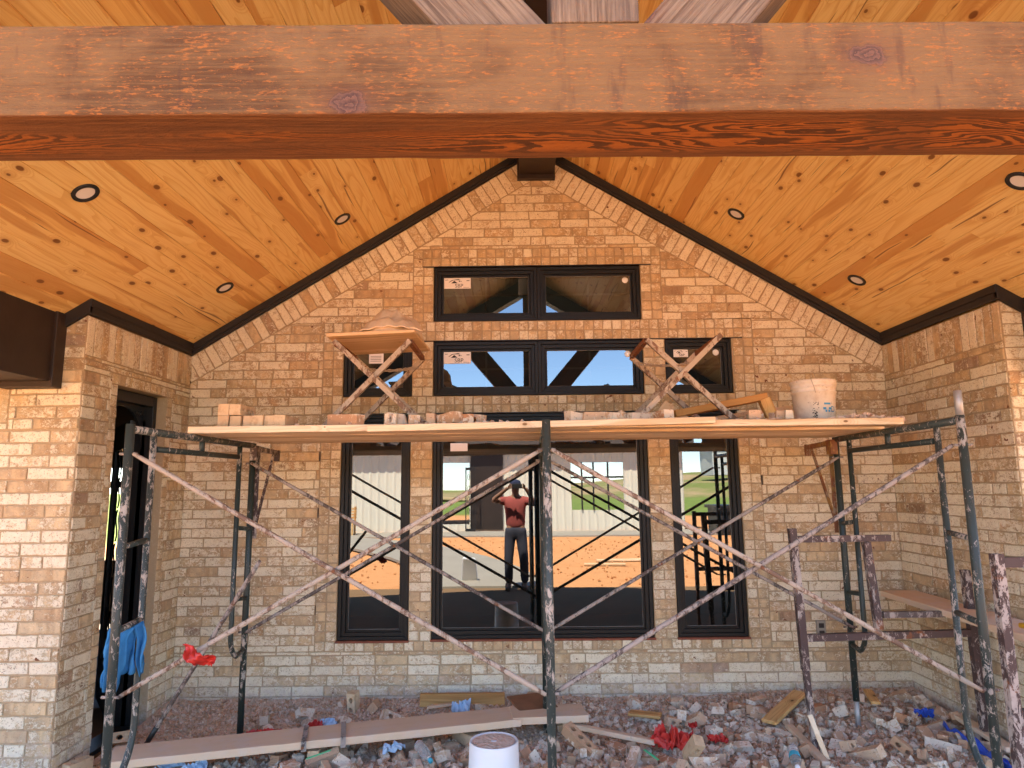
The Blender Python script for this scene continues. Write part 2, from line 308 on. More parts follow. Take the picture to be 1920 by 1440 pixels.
# ------------------------------------------------------------------ mesh helper
class MB:
    def __init__(s): s.v = []; s.f = []; s.mi = []; s.sm = []
    def add(s, vs, fs, mi=0, sm=False):
        n = len(s.v); s.v += [Vector(p) for p in vs]
        for f in fs: s.f.append([n+i for i in f]); s.mi.append(mi); s.sm.append(sm)
    def box(s, a, b, mi=0):
        x0, y0, z0 = a; x1, y1, z1 = b
        s.add([(x0, y0, z0), (x1, y0, z0), (x1, y1, z0), (x0, y1, z0), (x0, y0, z1), (x1, y0, z1), (x1, y1, z1), (x0, y1, z1)],
              [(0, 3, 2, 1), (4, 5, 6, 7), (0, 1, 5, 4), (1, 2, 6, 5), (2, 3, 7, 6), (3, 0, 4, 7)], mi)
    def bar(s, p0, p1, w, h, upv=(0, 0, 1), mi=0):
        p0 = Vector(p0); p1 = Vector(p1); d = (p1-p0).normalized(); u = Vector(upv); sd_ = d.cross(u).normalized(); u = sd_.cross(d)
        vs = [p+sd_*(a*w/2)+u*(b*h/2) for p in (p0, p1) for a, b in ((-1, -1), (1, -1), (1, 1), (-1, 1))]
        s.add(vs, [(0, 1, 2, 3), (7, 6, 5, 4), (0, 4, 5, 1), (1, 5, 6, 2), (2, 6, 7, 3), (3, 7, 4, 0)], mi)
    def tube(s, pts, r, n=10, mi=0, cap=True, jit=0):
        pts = [Vector(p) for p in pts]; rings = []
        d = (pts[1]-pts[0]).normalized(); u = Vector((0, 0, 1)) if abs(d.z) < .9 else Vector((1, 0, 0)); sd_ = d.cross(u).normalized()
        for i, p in enumerate(pts):
            d = ((pts[min(i+1, len(pts)-1)]-pts[max(i-1, 0)])).normalized(); sd_ = (sd_-d*sd_.dot(d)).normalized(); w = d.cross(sd_)
            rr = (r[i] if isinstance(r, (list, tuple)) else r)
            rings.append([p+(sd_*cos(2*pi*k/n)+w*sin(2*pi*k/n))*(rr*(1+random.uniform(-jit, jit))) for k in range(n)])
        vs = [q for R_ in rings for q in R_]; fs = []
        for i in range(len(pts)-1):
            for k in range(n): a = i*n+k; b = i*n+(k+1) % n; fs.append((a, a+n, b+n, b))
        s.add(vs, fs, mi, True)
        if cap:
            m0 = len(s.v)-len(vs)
            s.f.append([m0+k for k in range(n)]); s.mi.append(mi); s.sm.append(False)
            s.f.append([m0+len(vs)-1-k for k in range(n)]); s.mi.append(mi); s.sm.append(False)
    def lathe(s, c, prof, n=32, mi=0, axis='Z'):
        vs = []
        for r, z in prof:
            for k in range(n):
                a = 2*pi*k/n; vs.append(Vector(c)+Vector((r*cos(a), r*sin(a), z)))
        s.add(vs, [(i*n+k, i*n+(k+1) % n, (i+1)*n+(k+1) % n, (i+1)*n+k) for i in range(len(prof)-1) for k in range(n)], mi, True)
    def prism(s, poly, d, mi=0):     # poly: 3D points in order, extruded by d
        n = len(poly); d = Vector(d); vs = [Vector(p) for p in poly]; vs += [p+d for p in vs]
        s.add(vs, [tuple(range(n))[::-1], tuple(range(n, 2*n))]+[(i, (i+1) % n, n+(i+1) % n, n+i) for i in range(n)], mi)
    def mesh(s, name, mats):
        me = bpy.data.meshes.new(name); me.from_pydata([tuple(p) for p in s.v], [], s.f)
        for m in (mats if isinstance(mats, (list, tuple)) else [mats]): me.materials.append(m)
        me.polygons.foreach_set('material_index', s.mi); me.polygons.foreach_set('use_smooth', s.sm); me.update()
        return me
    def build(s, name, mats, parent=None, bevel=0, fixn=True, mat=None):
        me = s.mesh(name, mats)
        if fixn:
            bm = bmesh.new(); bm.from_mesh(me); bmesh.ops.recalc_face_normals(bm, faces=bm.faces); bm.to_mesh(me); bm.free()
        return link(name, me, parent, mat, bevel)
def link(name, me, parent=None, mat=None, bevel=0):
    o = bpy.data.objects.new(name, me); COL.objects.link(o)
    if mat is not None: o.matrix_world = mat
    if parent is not None: o.parent = parent; o.matrix_parent_inverse = parent['_m'] if False else PI_[parent.name]
    if bevel:
        b = o.modifiers.new('bevel', 'BEVEL'); b.width = bevel; b.segments = 2; b.limit_method = 'ANGLE'; b.angle_limit = radians(40)
    return o
PI_ = {}
def reg(o, loc=(0, 0, 0)): PI_[o.name] = Matrix.Translation(-Vector(loc)); return o
def tag(o, label=None, cat=None, group=None, kind=None):
    if label: o['label'] = label
    if cat: o['category'] = cat
    if group: o['group'] = group
    if kind: o['kind'] = kind
    return o
def thing(name, label, cat, loc=(0, 0, 0), group=None):
    o = bpy.data.objects.new(name, None); COL.objects.link(o); o.location = loc; o.empty_display_size = .1
    tag(o, label, cat, group); return reg(o, loc)
def basis(p0, p1, upv=(0, 0, 1)):
    p0 = Vector(p0); p1 = Vector(p1); d = (p1-p0).normalized(); y = Vector(upv).cross(d).normalized(); z = d.cross(y)
    c = (p0+p1)/2
    return Matrix(((d.x, y.x, z.x, c.x), (d.y, y.y, z.y, c.y), (d.z, y.z, z.z, c.z), (0, 0, 0, 1))), (p1-p0).length
def timber(name, p0, p1, w, h, m, parent=None, upv=(0, 0, 1), bevel=.004, ragged=0):
    T, L = basis(p0, p1, upv); b = MB()
    n = max(2, int(L/.12)) if ragged else 1
    pts = []
    for i in range(n+1):
        x = -L/2+L*i/n; j = lambda: random.uniform(-ragged, ragged)
        pts += [(x, -w/2+j(), -h/2+j()), (x, w/2+j(), -h/2+j()), (x, w/2+j(), h/2+j()), (x, -w/2+j(), h/2+j())]
    fs = [(0, 1, 2, 3), tuple(4*n+k for k in (3, 2, 1, 0))]
    for i in range(n):
        for k in range(4): a = 4*i+k; c = 4*i+(k+1) % 4; fs.append((a, a+4, c+4, c))
    b.add(pts, fs); return b.build(name, m, parent, bevel, True, T)
def rough(o, amt, sc, lvl=0):
    me = o.data
    for v in me.vertices: v.co += noise.noise_vector(v.co*sc)*amt
def sheet(name, fn, nu, nv, m, parent=None, thick=.003, smooth=True):
    b = MB(); vs = [fn(i/nu, j/nv) for j in range(nv+1) for i in range(nu+1)]
    b.add(vs, [(j*(nu+1)+i, j*(nu+1)+i+1, (j+1)*(nu+1)+i+1, (j+1)*(nu+1)+i) for j in range(nv) for i in range(nu)], 0, smooth)
    o = b.build(name, m, parent, 0, False); s_ = o.modifiers.new('solid', 'SOLIDIFY'); s_.thickness = thick; s_.offset = 0; return o
# ------------------------------------------------------------------ setting
XL, XR, XC, D, PY = -2.678, 3.013, .187, 5.5, 4.13
RS, ZA = .61, 4.60                        # roof slope, ceiling ridge height
def ceil_z(x): return ZA-RS*abs(x-XC)
b = MB(); n = 60; R_ = 420
vs = [(0, -2, -.07)]+[(R_*k/8*cos(2*pi*i/n), -2+R_*k/8*sin(2*pi*i/n), -.07 if k < 8 else -1) for k in range(1, 9) for i in range(n)]
fs = [(0, 1+i, 1+(i+1) % n) for i in range(n)]+[(1+(k-1)*n+i, 1+k*n+i, 1+k*n+(i+1) % n, 1+(k-1)*n+(i+1) % n) for k in range(1, 8) for i in range(n)]
b.add(vs, fs); tag(b.build('ground', M['ground']), kind='structure')
b = MB(); b.box((-3.9, -.62, -.2), (4.3, 5.6, 0)); tag(b.build('porch_slab', M['slab'], bevel=.008), kind='structure')
# curved path from the slab to the metal building
b = MB(); pl = [(-.55, -.63, 1.0), (-.9, -3, 1.05), (-1.9, -5.5, 1.15), (-3.2, -8, 1.3), (-5, -10.5, 1.4), (-7.5, -12.8, 1.5)]; vs = []
for x, y, w in pl: vs += [(x-w, y, -.03), (x+w, y, -.03)]
b.add(vs, [(2*i, 2*i+1, 2*i+3, 2*i+2) for i in range(len(pl)-1)]); o = b.build('path', M['concrete']); tag(o, kind='structure')
o.modifiers.new('s', 'SOLIDIFY').thickness = .06
b = MB(); b.box((-11, -15.3, -.1), (7.5, -12.9, -.02)); tag(b.build('apron', M['concrete']), kind='structure')
def hill(u, v):
    x = -90+u*230; y = -70-v*160
    h = (max(0, sin((x+10)/60))**1.5*5.2+.6)*sin(pi*min(1, v*1.05))**.7+noise.noise(Vector((x*.03, y*.03, 0)))*1.3
    return (x, y, -.4+h)
t_ = NT('scrubby_hillside'); o_ = t_.coord()
c_ = t_.mix(t_.step(t_.noise(o_, .08, 6, .65), .4, .6), (.16, .18, .05), (.34, .24, .13))
tag(sheet('hills', hill, 60, 30, t_.done(c_, .95, .1), thick=.2), kind='structure')
# ------------------------------------------------------------------ the house
H = thing('brick_house', 'whitewashed tan brick house wall and gabled porch with pine ceiling', 'house', (XC, D, 0))
CR, BL = .0748, .249      # course height, stretcher pitch
def clip(poly, a, b_, c):           # keep a*u+b*v<=c
    out = []
    for i in range(len(poly)):
        p, q = poly[i], poly[(i+1) % len(poly)]; fp = a*p[0]+b_*p[1]-c; fq = a*q[0]+b_*q[1]-c
        if fp <= 0: out.append(p)
        if fp*fq < 0: t = fp/(fp-fq); out.append((p[0]+t*(q[0]-p[0]), p[1]+t*(q[1]-p[1])))
    return out
def area(p): return abs(sum(p[i][0]*p[(i+1) % len(p)][1]-p[(i+1) % len(p)][0]*p[i][1] for i in range(len(p))))/2
class Wall:
    def __init__(s, O, U, N): s.O = Vector(O); s.U = Vector(U); s.N = Vector(N); s.b = MB(); s.c = []; s.J = .005
    def P(s, u, v, n): return s.O+s.U*u+Vector((0, 0, v))+s.N*n
    def brick(s, poly, wash=None, tone=None):
        if len(poly) < 3 or area(poly) < .00025: return
        s.b.add([s.P(u, v, 0) for u, v in poly], [tuple(range(len(poly)))], 1); s.c += [(0, 0, 0)]*len(poly)
        # inset by the joint, break the edges into short irregular runs
        cx = sum(p[0] for p in poly)/len(poly); cy = sum(p[1] for p in poly)/len(poly)
        pl = poly
        sa = sum(poly[i][0]*poly[(i+1) % len(poly)][1]-poly[(i+1) % len(poly)][0]*poly[i][1] for i in range(len(poly)))
        if sa < 0: poly = poly[::-1]
        big = [(cx-2, cy-2), (cx+2, cy-2), (cx+2, cy+2), (cx-2, cy+2)]; ins = big
        for i in range(len(poly)):
            p, q = poly[i], poly[(i+1) % len(poly)]; L = math.hypot(q[0]-p[0], q[1]-p[1])
            if L < 1e-5: continue
            nx, ny = (q[1]-p[1])/L, -(q[0]-p[0])/L
            ins = clip(ins, nx, ny, nx*p[0]+ny*p[1]-s.J-random.uniform(-.0012, .0012))
            if len(ins) < 3: return
        if area(ins) < .00012: return
        out = []
        for i in range(len(ins)):
            p, q = ins[i], ins[(i+1) % len(ins)]; L = math.hypot(q[0]-p[0], q[1]-p[1]); k = max(1, int(L/.034))
            for j in range(k):
                t = j/k; jx = .0024
                if j == 0: t += .0
                out.append((p[0]+(q[0]-p[0])*t+random.uniform(-jx, jx), p[1]+(q[1]-p[1])*t+random.uniform(-jx, jx)))
        cx = sum(p[0] for p in out)/len(out); cy = sum(p[1] for p in out)/len(out); m = len(out); h = random.uniform(.004, .0085)
        tilt = (random.uniform(-.012, .012), random.uniform(-.02, .02))
        vs = [s.P(u, v, -.004) for u, v in out]; bv = .0028
        vs += [s.P(u, v, h-.0025+(u-cx)*tilt[0]+(v-cy)*tilt[1]) for u, v in out]
        def insv(u, v):
            dx, dy = cx-u, cy-v; L = math.hypot(dx, dy)+1e-6; k = min(bv*1.4/L, .3); return u+dx*k, v+dy*k
        for u, v in out:
            a, c = insv(u, v); vs.append(s.P(a, c, h+(a-cx)*tilt[0]+(c-cy)*tilt[1]))
        fs = [tuple(range(2*m, 3*m))]
        for i in range(m):
            j = (i+1) % m; fs += [(i, j, m+j, m+i), (m+i, m+j, 2*m+j, 2*m+i)]
        s.b.add(vs, fs, 0)
        col = (random.random() if tone is None else tone(), (random.betavariate(1.6, 1.3) if wash is None else wash()), random.random()); s.c += [col]*len(vs)
    def run(s, x0, x1, z0, z1, blocks, clips=(), L=BL, seed=0, quoin=False):
        # running bond in a rectangle, minus blocked rectangles
        nr = int(math.ceil((z1-z0)/CR-1e-6)); zb = [z0+i*CR for i in range(nr)]
        for r_, z in enumerate(zb):
            zt = min(z+CR, z1); cuts = sorted({z, zt}|{e for bk in blocks for e in (bk[2], bk[3]) if z+.004 < e < zt-.004})
            off = (r_ % 2)*L/2+random.uniform(-.02, .02)+seed
            xs = [x0]; x = x0+off-L*math.floor(off/L)
            while x < x1:
                if x-xs[-1] > .04: xs.append(x)
                x += L+random.uniform(-.006, .006) if random.random() > .10 else L/2
            if x1-xs[-1] < .035 and len(xs) > 1: xs.pop()
            xs.append(x1)
            for i in range(len(xs)-1):
                for j in range(len(cuts)-1):
                    segs = [(xs[i], xs[i+1])]
                    for bk in blocks:
                        if bk[2] < cuts[j+1]-.003 and bk[3] > cuts[j]+.003:
                            ns = []
                            for a, c in segs:
                                if bk[0] > a: ns.append((a, min(c, bk[0])))
                                if bk[1] < c: ns.append((max(a, bk[1]), c))
                            segs = [q for q in ns if q[1]-q[0] > .012]
                    for a, c in segs:
                        p = [(a, cuts[j]), (c, cuts[j]), (c, cuts[j+1]), (a, cuts[j+1])]
                        for cl in clips: p = clip(p, *cl)
                        s.brick(p)
    def grid(s, x0, x1, z0, z1, nx, nz, clips=(), wash=None, stag=False):
        for j in range(nz):
            for i in range(nx):
                w = (x1-x0)/nx; h = (z1-z0)/nz
                p = [(x0+i*w, z0+j*h), (x0+(i+1)*w, z0+j*h), (x0+(i+1)*w, z0+(j+1)*h), (x0+i*w, z0+(j+1)*h)]
                for cl in clips: p = clip(p, *cl)
                s.brick(p, wash or (lambda: random.betavariate(1.3, 2.2)), lambda: random.uniform(.35, .8))
    def reveal(s, a, c, z0, z1, depth, inward=True):
        for p, q in (((a, z0), (a, z1)), ((c, z0), (c, z1)), ((a, z1), (c, z1)), ((a, z0), (c, z0))):
            vs = [s.P(p[0], p[1], 0), s.P(q[0], q[1], 0), s.P(q[0], q[1], -depth), s.P(p[0], p[1], -depth)]
            s.b.add(vs, [(0, 1, 2, 3)], 1); s.c += [(0, 0, 0)]*4
    def build(s, label=None):
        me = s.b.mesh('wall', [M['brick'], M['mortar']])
        ca = me.color_attributes.new('bc', 'FLOAT_COLOR', 'POINT')
        ca.data.foreach_set('color', [x for c in s.c for x in (*c, 1)])
        o = link('wall', me, H)
        if label: o['label'] = label
        return o
# back gable wall
WINS = {'top': (-.68, 1.05, 3.036, 3.505), 'low': (-.68, 1.05, 2.412, 2.868), 'smL': (-1.42, -.852, 2.412, 2.868), 'smR': (1.228, 1.778, 2.412, 2.868),
        'tallL': (-1.42, -.858, .50, 2.268), 'big': (-.682, 1.057, .505, 2.268), 'tallR': (1.234, 1.787, .505, 2.268)}
w = Wall((0, D, 0), (1, 0, 0), (0, -1, 0))
TB = ZA-.085                      # lower line of rake trim at ridge
c31 = sqrt(1+RS*RS); BAND = .195*c31
def rake(k): return [(RS, 1, TB-k+RS*XC), (-RS, 1, TB-k-RS*XC)]     # z+RS|x-XC| <= TB-k
B1 = (-1.585, 1.953, .425, 3.03); B2 = (-.85, 1.222, 3.03, 3.66)
w.run(XL, XR, -.05, 4.5, [B1, B2], rake(BAND), seed=.07)
# rake soldier bands
for sg in (-1, 1):
    dx, dz = sg/c31, -RS/c31; nx, nz = -RS*sg/c31, -1/c31    # along slope down, inward normal
    Lr = 3.6; k = 0; s0 = .02
    while s0 < Lr:
        wd = CR*random.uniform(.97, 1.03); A0 = (XC+dx*s0, TB+dz*s0); A1 = (XC+dx*(s0+wd), TB+dz*(s0+wd)); h = .195
        p = [A0, A1, (A1[0]+nx*h, A1[1]+nz*h), (A0[0]+nx*h, A0[1]+nz*h)]
        p = clip(p, -sg, 0, -sg*XC); p = clip(p, 1, 0, XR); p = clip(p, -1, 0, -XL)
        w.brick(p, lambda: random.betavariate(2.6, 1.1)); s0 += wd
hd = lambda: random.betavariate(1.2, 2.4)
w.grid(-1.585, 1.953, .425, .50, 46, 1)
w.grid(-1.585, -1.42, .50, 2.87, 2, 32); w.grid(1.787, 1.953, .50, 2.87, 2, 32)
w.grid(-1.585, -1.43, 2.87, 2.87+.0001, 1, 1)
for a, c in ((-.858, -.682), (1.057, 1.234)):
    z = .50
    for j in range(24):
        z1 = .50+(2.268-.50)*(j+1)/24; w.grid(a, c, z, z1, 1 if j % 2 else 2, 1); z = z1
for a, c in ((-.852, -.68), (1.05, 1.228)):
    for j in range(6): z = 2.412+.076*j; w.grid(a, c, z, z+.076, 1 if j % 2 else 2, 1)
w.grid(-1.42, 1.787, 2.268, 2.412, 42, 2)
w.grid(1.778, 1.787, 2.412, 2.87, 1, 6)
w.grid(-1.585, 1.953, 2.868, 3.036, 46, 2)
w.grid(-.85, -.68, 3.036, 3.505, 2, 6); w.grid(1.05, 1.222, 3.036, 3.505, 2, 6)
w.grid(-.85, 1.222, 3.505, 3.66, 27, 2, rake(BAND))
for q in WINS.values(): w.reveal(q[0], q[1], q[2], q[3], .12)
w.build('gable wall of whitewashed tan brick with header bands round the windows')
# side walls with door opening on the left
Ld = D-PY
for sg in (-1, 1):
    X = XL if sg < 0 else XR
    w = Wall((X, PY, 0), (0, 1, 0), (-sg, 0, 0)); top = ceil_z(X)-.085
    bl = [(.37, 1.02, -1, 2.38)] if sg < 0 else []
    b2 = [(.295, 1.095, -1, 2.455)] if sg < 0 else []
    w.run(0, Ld, -.05, top-.252, b2, seed=.1*sg)
    if sg < 0:
        w.grid(.295, 1.095, 2.38, 2.455, 10, 1); w.grid(.295, .37, -.05, 2.38, 1, 32); w.grid(1.02, 1.095, -.05, 2.38, 1, 32)
        w.reveal(.37, 1.02, -.05, 2.38, .12)
    k = int(Ld/CR)
    for i in range(k):
        a = Ld*i/k; c = Ld*(i+1)/k; w.brick([(a, top-.252), (c, top-.252), (c, top), (a, top)])
    w.build('left side wall of the porch with the doorway' if sg < 0 else 'right side wall of the porch without openings')
    # pier face towards the camera
    w = Wall((X, PY, 0), (sg, 0, 0), (0, -1, 0))
    w.run(0, 1.6, -.05, 2.82, [(.44, 1.2, 2.05, 2.34)], [(RS, 1, ceil_z(X)-.085)], seed=.03)
    for i in range(10): w.brick([(.44+i*.076, 2.092), (.516+i*.076, 2.092), (.516+i*.076, 2.34), (.44+i*.076, 2.34)])
    for i in range(3): w.brick([(.44+i*.2533, 2.05), (.6933+i*.2533, 2.05), (.6933+i*.2533, 2.092), (.44+i*.2533, 2.092)])
    w.build('front brick face left of the porch recess' if sg < 0 else 'front brick face right of the porch recess')
# ceiling slopes of tongue and groove boards
for sg in (-1, 1):
    b = MB(); cols = []; uvs = []
    y0, y1 = 1.52, D-.002; wdt = .122; Lx = (abs(XC-(XL-.15)) if sg < 0 else abs(XR+.13-XC))
    n = int(Lx*c31/wdt)+1; wdt = Lx*c31/n; g = .004
    for i in range(n):
        y = y0-random.uniform(0, 2.5)
        while y < y1:
            L = random.choice((2.4, 3.0, 3.6, 4.2)); a = max(y, y0); c = min(y+L-.0012, y1)
            if c-a > .02:
                col = (random.betavariate(1.1, 1.5), random.random(), random.random())
                def Pt(s_, yy, dn): return Vector((XC+sg*(s_/c31)+sg*dn*RS/c31*-1, yy, ZA-RS*s_/c31-dn/c31))
                s0, s1 = i*wdt, (i+1)*wdt
                prof = [(s0, -.02), (s0, -.0048), (s0+g, 0), (s1-g, 0), (s1, -.0048), (s1, -.02)]
                vs = [Pt(q[0], yy, q[1]) for yy in (a, c) for q in prof]
                fs = [(k, k+1, k+7, k+6) for k in range(5)]+[(5, 4, 3, 2, 1, 0), (6, 7, 8, 9, 10, 11)]
                b.add(vs, fs, 0); cols += [col]*12; uvs += [(yy-(a if 0 else y), q[0]-s0) for yy in (a, c) for q in prof]
            y += L
    me = b.mesh('ceiling', M['ceil'])
    ca = me.color_attributes.new('bc', 'FLOAT_COLOR', 'POINT'); ca.data.foreach_set('color', [x for c in cols for x in (*c, 1)])
    uv = me.uv_layers.new(name='UVMap')
    for lp in me.loops: uv.data[lp.index].uv = uvs[lp.vertex_index]
    link('ceiling', me, H)['label'] = 'left pine board ceiling slope of the porch' if sg < 0 else 'right pine board ceiling slope of the porch'
# roof above
b = MB()
for sg in (-1, 1):
    xe = -3.75 if sg < 0 else 4.12
    zl = lambda x, d: ZA-RS*abs(x-XC)+d
    b.add([(XC, 1.5, ZA+.06), (xe, 1.5, zl(xe, .06)), (xe, 5.62, zl(xe, .06)), (XC, 5.62, ZA+.06), (XC, 1.5, ZA+.34), (xe, 1.5, zl(xe, .34)), (xe, 5.62, zl(xe, .34)), (XC, 5.62, ZA+.34)],
          [(0, 1, 2, 3), (4, 7, 6, 5), (0, 4, 5, 1), (1, 5, 6, 2), (2, 6, 7, 3)])
b.box((-10.2, 5.45, 4.96), (8.2, 10.2, 5.2)); b.box((-10.2, 3.6, 3.02), (-3.25, 5.7, 3.2)); b.box((3.6, 3.6, 3.02), (8.2, 5.7, 3.2)); b.box((-10.2, 5.5, 3.21), (-3.2, 5.7, 4.955)); b.box((3.5, 5.5, 3.21), (8.2, 5.7, 4.955))
b.build('roof', M['roof'], H)
# black trim
b = MB()
for sg in (-1, 1):
    X = XL if sg < 0 else XR; zt = ceil_z(X); e = .028; th_ = .088; z2 = ZA-.001
    for (xa, ya) in ((0, D),):
        p = [(XC, D-.002, TB+.006), (XC, D-.002, z2), (X, D-.002, zt), (X, D-.002, zt-.082)]
        b.prism(p, (0, -e, 0))
        p = [(XC, D-.002-e, TB+.03), (XC, D-.002-e, z2), (X, D-.002-e, zt), (X, D-.002-e, zt-.055)]; b.prism(p, (0, -.014, 0))
    xi = X-sg*e
    b.box((min(X-sg*.002, xi), PY-.03, zt-.078), (max(X-sg*.002, xi), D-.045, zt-.0+.012))
    b.box((min(xi, xi-sg*.008), PY-.03, zt-.035), (max(xi, xi-sg*.008), D-.045, zt+.014))
    xo = X+sg*.145
    b.prism([(X-sg*e, PY-.003, ceil_z(X-sg*e)-.088), (X-sg*e, PY-.003, ceil_z(X-sg*e)), (xo, PY-.003, ceil_z(xo)), (xo, PY-.003, ceil_z(xo)-.088)], (0, -.028, 0))
b.build('trim', M['black'], H, bevel=.003)['label'] = 'black trim strip where the ceiling meets the brick'
# header beams on each side of the porch, wrapped dark
for sg in (-1, 1):
    X = (XL if sg < 0 else XR)+sg*.142; bx = thing_x = X+sg*.30
    b = MB(); b.box((min(X, bx), 1.55, 2.335), (max(X, bx), PY-.004, 2.79)); b.box((min(X, bx)-.02, PY-.10, 2.30), (max(X, bx)+.02, PY-.005, 2.77))
    b.build('header_beam', M['darkbrown'], H, bevel=.005)
    b = MB(); cx = X+sg*.15; b.box((cx-.14, 1.58, 0), (cx+.14, 1.86, 2.335)); b.box((cx-.17, 1.55, 0), (cx+.17, 1.89, .12)); b.build('post', M['darkbrown'], H, bevel=.006)
# ridge beam
b = MB(); b.box((.045, 1.95, 4.30), (.345, D-.05, ZA-.02)); b.box((.03, D-.05, 4.262), (.352, D-.003, ZA-.04)); b.build('ridge_beam', M['darkbrown'], H, bevel=.004)
# front truss
o = timber('tie_beam', (-3.1, 1.683-.013*3.1+.129, 2.797), (3.4, 1.683+.013*3.4+.129, 2.795), .258, .262, M['beam'], H, bevel=.006, ragged=.0015); o['label'] = 'rough sawn reddish stained tie beam across the porch front'
for q, (xa, xb) in enumerate(((.109, .348),)):
    timber('king_post', (.228, 1.80, 2.93), (.228, 1.80, 4.5), .225, .239, M['weathered'], H, upv=(1, 0, 0))
ang = radians(50)
for sg in (-1, 1):
    x0 = .228+sg*(.125+.152); p0 = Vector((x0, 1.80, 2.925)); d = Vector((sg*cos(ang), 0, sin(ang)))
    L = 1.15
    T, _ = basis(p0-d*.12, p0+d*L, (0, 1, 0)); 
    mb = MB(); hw = .118
    nrm = Vector((-d.z, 0, d.x))*1
    # bottom cut flush with the tie beam
    a = p0-Vector((.152*1, 0, 0)); c = p0+Vector((.152*1, 0, 0))
    e1 = a+d*L; e2 = c+d*L
    Ti = T.inverted()
    poly = [a, c, e2, e1]; poly = [Vector((p.x, 1.70, p.z)) for p in poly]
    mb.prism([Ti @ p for p in poly], Ti.to_3x3() @ Vector((0, .205, 0)))
    mb.build('strut', M['weathered'], H, .004, True, T)
for sg in (-1, 1):
    xe = -3.0 if sg < 0 else 3.35
    timber('rafter', (XC+sg*.0, 1.79, ZA-.11), (xe, 1.79, ceil_z(xe)-.11), .2, .19, M['darkbrown'], H)
# recessed lights
for x, y in [(XC+sx*dx, y) for sx in (-1, 1) for dx in (1.487, 2.35) for y in (3.23, 4.885)]:
    sg = 1 if x > XC else -1; nrm = Vector((-sg*RS, 0, -1)).normalized(); c = Vector((x, y, ceil_z(x)))
    T = Matrix.Translation(c) @ nrm.to_track_quat('Z', 'Y').to_matrix().to_4x4()
    e = bpy.data.objects.new('recessed_light', None); COL.objects.link(e); e.matrix_world = T; e.parent = H; e.matrix_parent_inverse = PI_['brick_house']; e.empty_display_size = .1
    PI_[e.name] = T.inverted()
    b = MB(); b.lathe((0, 0, 0), [(.066, -.004), (.066, .007), (.063, .010), (.047, .008), (.045, .001)], 40); b.build('trim_ring', M['ring'], e, mat=T)
    b = MB(); b.lathe((0, 0, 0), [(.0005, .003), (.03, .003), (.0455, .0025)], 40); b.build('lens', M['white'], e, mat=T)
# windows
def text_mesh(txt, size, loc, rotX=True):
    cu = bpy.data.curves.new('t', 'FONT'); cu.body = txt; cu.size = size; cu.extrude = .0004; cu.resolution_u = 3; cu.align_x = 'CENTER'
    ob = bpy.data.objects.new('t', cu); COL.objects.link(ob); bpy.context.view_layer.update()
    me = bpy.data.meshes.new_from_object(ob.evaluated_get(bpy.context.evaluated_depsgraph_get())); bpy.data.objects.remove(ob)
    T = Matrix.Translation(loc) @ Matrix.Rotation(pi/2, 4, 'X') if rotX else Matrix.Translation(loc)
    vs = [T @ v.co for v in me.vertices]; fs = [tuple(p.vertices) for p in me.polygons]; bpy.data.meshes.remove(me); return vs, fs
def sticker(parent, x, y, z, wd, ht, full=True):
    b = MB(); b.box((x, y, z-ht), (x+wd, y+.001, z)); k = wd/.155
    if full:
        P_ = lambda u, v: (x+u*wd, y-.0006, z-v*ht)
        for poly in ([(.26, .50), (.38, .25), (.50, .47), (.50, .49)], [(.17, .40), (.30, .18), (.54, .10), (.62, .20), (.40, .20), (.33, .22), (.19, .42)],
                     [(.55, .26), (.60, .26), (.60, .36), (.55, .36)], [(.62, .28), (.65, .28), (.65, .35), (.62, .35)], [(.84, .22), (.95, .22), (.95, .29), (.84, .29)],
                     [(.72, .88), (.94, .88), (.94, .905), (.72, .905)], [(.04, .17), (.14, .15), (.15, .19), (.05, .21)]):
            b.add([P_(*q) for q in poly], [tuple(range(len(poly)))], 1)
        vs, fs = text_mesh('SBP', ht*.50, (x+wd*.56, y-.0008, z-ht*.90)); b.add(vs, fs, 1)
    else:
        for v in (.3, .45, .6, .75): b.add([(x+wd*.1, y-.0006, z-ht*v), (x+wd*.85, y-.0006, z-ht*v), (x+wd*.85, y-.0006, z-ht*(v+.04)), (x+wd*.1, y-.0006, z-ht*(v+.04))], [(0, 1, 2, 3)], 1)
    o = b.build('sticker', [M['sticker'], M['ink']], parent, fixn=False); return o
